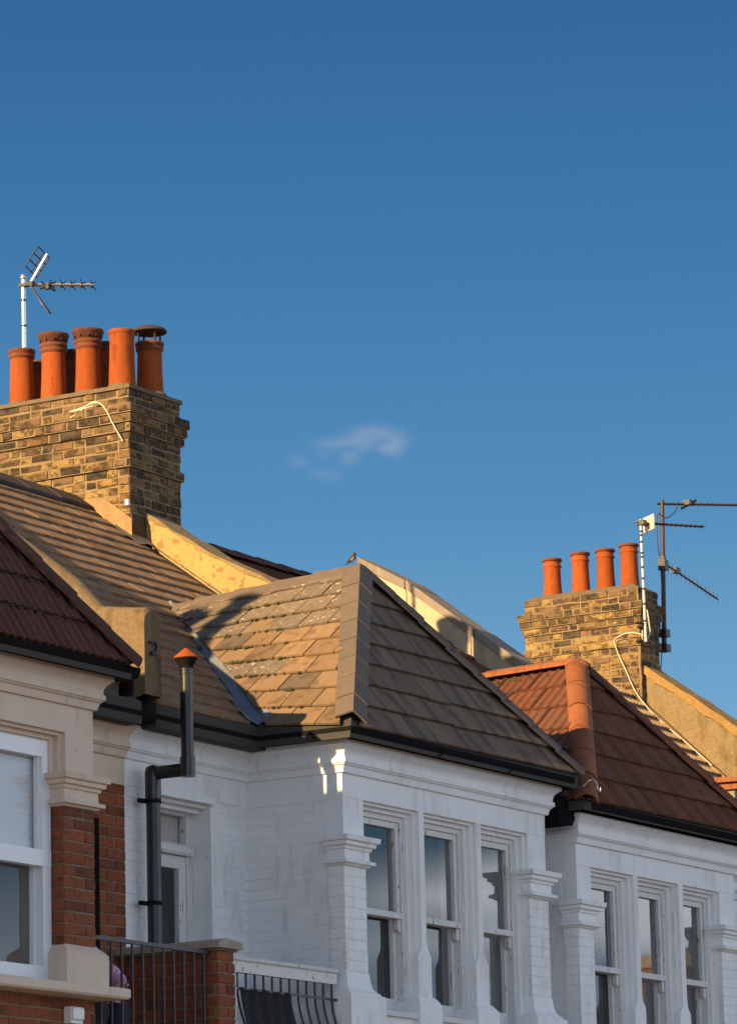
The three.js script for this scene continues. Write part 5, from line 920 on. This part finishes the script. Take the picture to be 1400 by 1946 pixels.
{
  const t = thing('person', 'person in a pink patterned top sitting behind the left balcony railing, half hidden', 'person', [-2.72, 3.79, -0.45]);
  t.position.y += 0.06;
  const skin = part(t, 'body', join([
    body([[[-2.71, 4.34, -0.44], [-2.69, 4.42, -0.42], 0.05, 0.05], [[-2.69, 4.47, -0.42], [-2.685, 4.56, -0.43], 0.072, 0.085], [[-2.685, 4.43, -0.37], [-2.685, 4.49, -0.36], 0.04, 0.045], [[-2.685, 4.49, -0.325], [-2.685, 4.515, -0.335], 0.014, 0.008], [[-2.6, 4.5, -0.43], [-2.6, 4.53, -0.43], 0.014, 0.016], [[-2.77, 4.5, -0.43], [-2.77, 4.53, -0.43], 0.014, 0.016],
      [[-2.74, 3.86, -0.5], [-2.71, 4.3, -0.45], 0.12, 0.13], [[-2.57, 4.28, -0.42], [-2.37, 4.13, -0.36], 0.045, 0.036], [[-2.37, 4.13, -0.36], [-2.52, 4.055, -0.2], 0.034, 0.026], [[-2.87, 4.28, -0.43], [-2.93, 4.05, -0.38], 0.045, 0.036], [[-2.93, 4.05, -0.38], [-2.8, 3.95, -0.2], 0.034, 0.026],
      [[-2.64, 3.86, -0.48], [-2.62, 3.86, -0.16], 0.075, 0.06], [[-2.84, 3.86, -0.48], [-2.86, 3.86, -0.16], 0.075, 0.06], [[-2.62, 3.86, -0.16], [-2.62, 3.44, -0.2], 0.055, 0.04], [[-2.86, 3.86, -0.16], [-2.86, 3.44, -0.2], 0.055, 0.04], [[-2.62, 3.38, -0.2], [-2.62, 3.37, -0.09], 0.035, 0.03], [[-2.86, 3.38, -0.2], [-2.86, 3.37, -0.09], 0.035, 0.03]], 0.0125, 0.025),
    body([[[-2.52, 4.055, -0.2], [-2.575, 4.04, -0.175], 0.026, 0.028], ...[[-0.027, 0.9], [-0.009, 1], [0.009, 0.95], [0.027, 0.8]].flatMap(([o, l]) => [[[-2.595 + o * 0.4, 4.04, -0.165 + o], [-2.595 + o * 0.4 - 0.036 * l, 4.03, -0.15 + o * 1.1], 0.0095, 0.009], [[-2.595 + o * 0.4 - 0.036 * l, 4.03, -0.15 + o * 1.1], [-2.595 + o * 0.4 - 0.062 * l, 4.005, -0.142 + o * 1.1], 0.009, 0.008]]), [[-2.545, 4.05, -0.155], [-2.565, 4.05, -0.12], 0.011, 0.0095], [[-2.565, 4.05, -0.12], [-2.59, 4.04, -0.105], 0.0095, 0.0085],
      [[-2.8, 3.95, -0.2], [-2.76, 3.94, -0.14], 0.026, 0.028], ...[-0.026, -0.009, 0.009, 0.026].map((o, i) => [[-2.755 + o, 3.94, -0.13], [-2.74 + o, 3.925, -0.07 - [0.0, 0.008, 0.006, -0.004][i]], 0.0095, 0.008]), [[-2.80, 3.95, -0.17], [-2.81, 3.93, -0.11], 0.011, 0.009]], 0.0055, 0.008)]), M.skin);
  part(t, 'blouse', body([[[-2.74, 3.86, -0.5], [-2.71, 4.28, -0.45], 0.145, 0.15], [[-2.85, 4.27, -0.43], [-2.58, 4.27, -0.42], 0.07, 0.07], [[-2.58, 4.27, -0.42], [-2.40, 4.14, -0.37], 0.066, 0.066], [[-2.40, 4.14, -0.37], [-2.365, 4.10, -0.33], 0.066, 0.056], [[-2.85, 4.27, -0.43], [-2.92, 4.08, -0.39], 0.066, 0.06], [[-2.37, 4.11, -0.345], [-2.46, 4.075, -0.26], 0.05, 0.042]], 0.011, 0.03), M.blouse);
  part(t, 'hair', body([[[-2.685, 4.55, -0.45], [-2.685, 4.585, -0.45], 0.088, 0.075], [[-2.685, 4.44, -0.50], [-2.685, 4.55, -0.475], 0.06, 0.08], [[-2.605, 4.44, -0.45], [-2.61, 4.55, -0.44], 0.024, 0.04], [[-2.765, 4.44, -0.45], [-2.76, 4.55, -0.44], 0.024, 0.04]], 0.008, 0.03), M.hair);
  part(t, 'trousers', body([[[-2.64, 3.865, -0.5], [-2.62, 3.865, -0.16], 0.095, 0.078], [[-2.84, 3.865, -0.5], [-2.86, 3.865, -0.16], 0.095, 0.078], [[-2.62, 3.865, -0.16], [-2.62, 3.48, -0.2], 0.075, 0.055], [[-2.86, 3.865, -0.16], [-2.86, 3.48, -0.2], 0.075, 0.055]], 0.013, 0.03), M.trousers);
  for (const x of [-2.718, -2.652]) { const e = new THREE.SphereGeometry(0.011, 10, 8); e.translate(x, 4.525, -0.352); part(t, 'eye', metreUV(clean(e)), M.eye); }
  part(t, 'mouth', cyl(V(-2.708, 4.455, -0.326), V(-2.662, 4.455, -0.326), 0.005, 0.005, 6), M.lip);
}
{
  const t = thing('small_bird', 'small dark bird perched on the grey roof apex beside the pale party wall', 'bird', [1.46, 7.605, -0.76]);
  t.position.set(1.46, 7.625, -0.755); t.scale.setScalar(0.55);
  const x = 1.45, y = 7.615, z = -0.76;                        // it faces the street, tail to the back
  part(t, 'body', join([body([[[x, y + 0.055, z - 0.03], [x, y + 0.085, z + 0.025], 0.032, 0.033], [[x, y + 0.085, z + 0.02], [x, y + 0.132, z + 0.04], 0.028, 0.027], [[x, y + 0.05, z - 0.04], [x, y + 0.0, z - 0.10], 0.018, 0.008], [[x + 0.022, y + 0.08, z + 0.02], [x + 0.014, y + 0.035, z - 0.065], 0.016, 0.007], [[x - 0.022, y + 0.08, z + 0.02], [x - 0.014, y + 0.035, z - 0.065], 0.016, 0.007]], 0.0042, 0.012)]), M.feather);
  part(t, 'breast', body([[[x - 0.016, y + 0.055, z + 0.008], [x - 0.014, y + 0.08, z + 0.032], 0.022, 0.022]], 0.004, 0.01), M.breast);
  part(t, 'beak', cyl(V(x, y + 0.132, z + 0.062), V(x, y + 0.128, z + 0.085), 0.006, 0.001, 8), M.beak);
  for (const s of [-1, 1]) part(t, 'leg', join([cyl(V(x + s * 0.012, y + 0.035, z + 0.0), V(x + s * 0.013, y - 0.005, z + 0.008), 0.0025, 0.0025, 6), cyl(V(x + s * 0.013, y - 0.004, z + 0.0), V(x + s * 0.013, y - 0.004, z + 0.025), 0.0025, 0.002, 6)]), M.beak);
}
// the brick building across the street that the right-hand windows mirror
{
  const t = thing('street_building', 'orange brick building across the street, seen only mirrored in the right-hand sash window', 'building', [46, 0, 19]);
  part(t, 'wall', box(39.9, 58, 0, 8.5, 17.1, 18.2), M.streetBrick); part(t, 'cornice', box(39.85, 58.2, 8.5, 8.72, 16.98, 18.3), M.creamWall);
  for (let i = 0; i < 4; i++) { const w = part(t, 'window', box(41.6 + i * 3.9, 43.4 + i * 3.9, 4.4, 6.6, 17.02, 17.1), M.white); part(w, 'pane', box(41.75 + i * 3.9, 43.25 + i * 3.9, 4.55, 6.45, 17.0, 17.03), M.black); }
}
renderer.render(scene, camera);
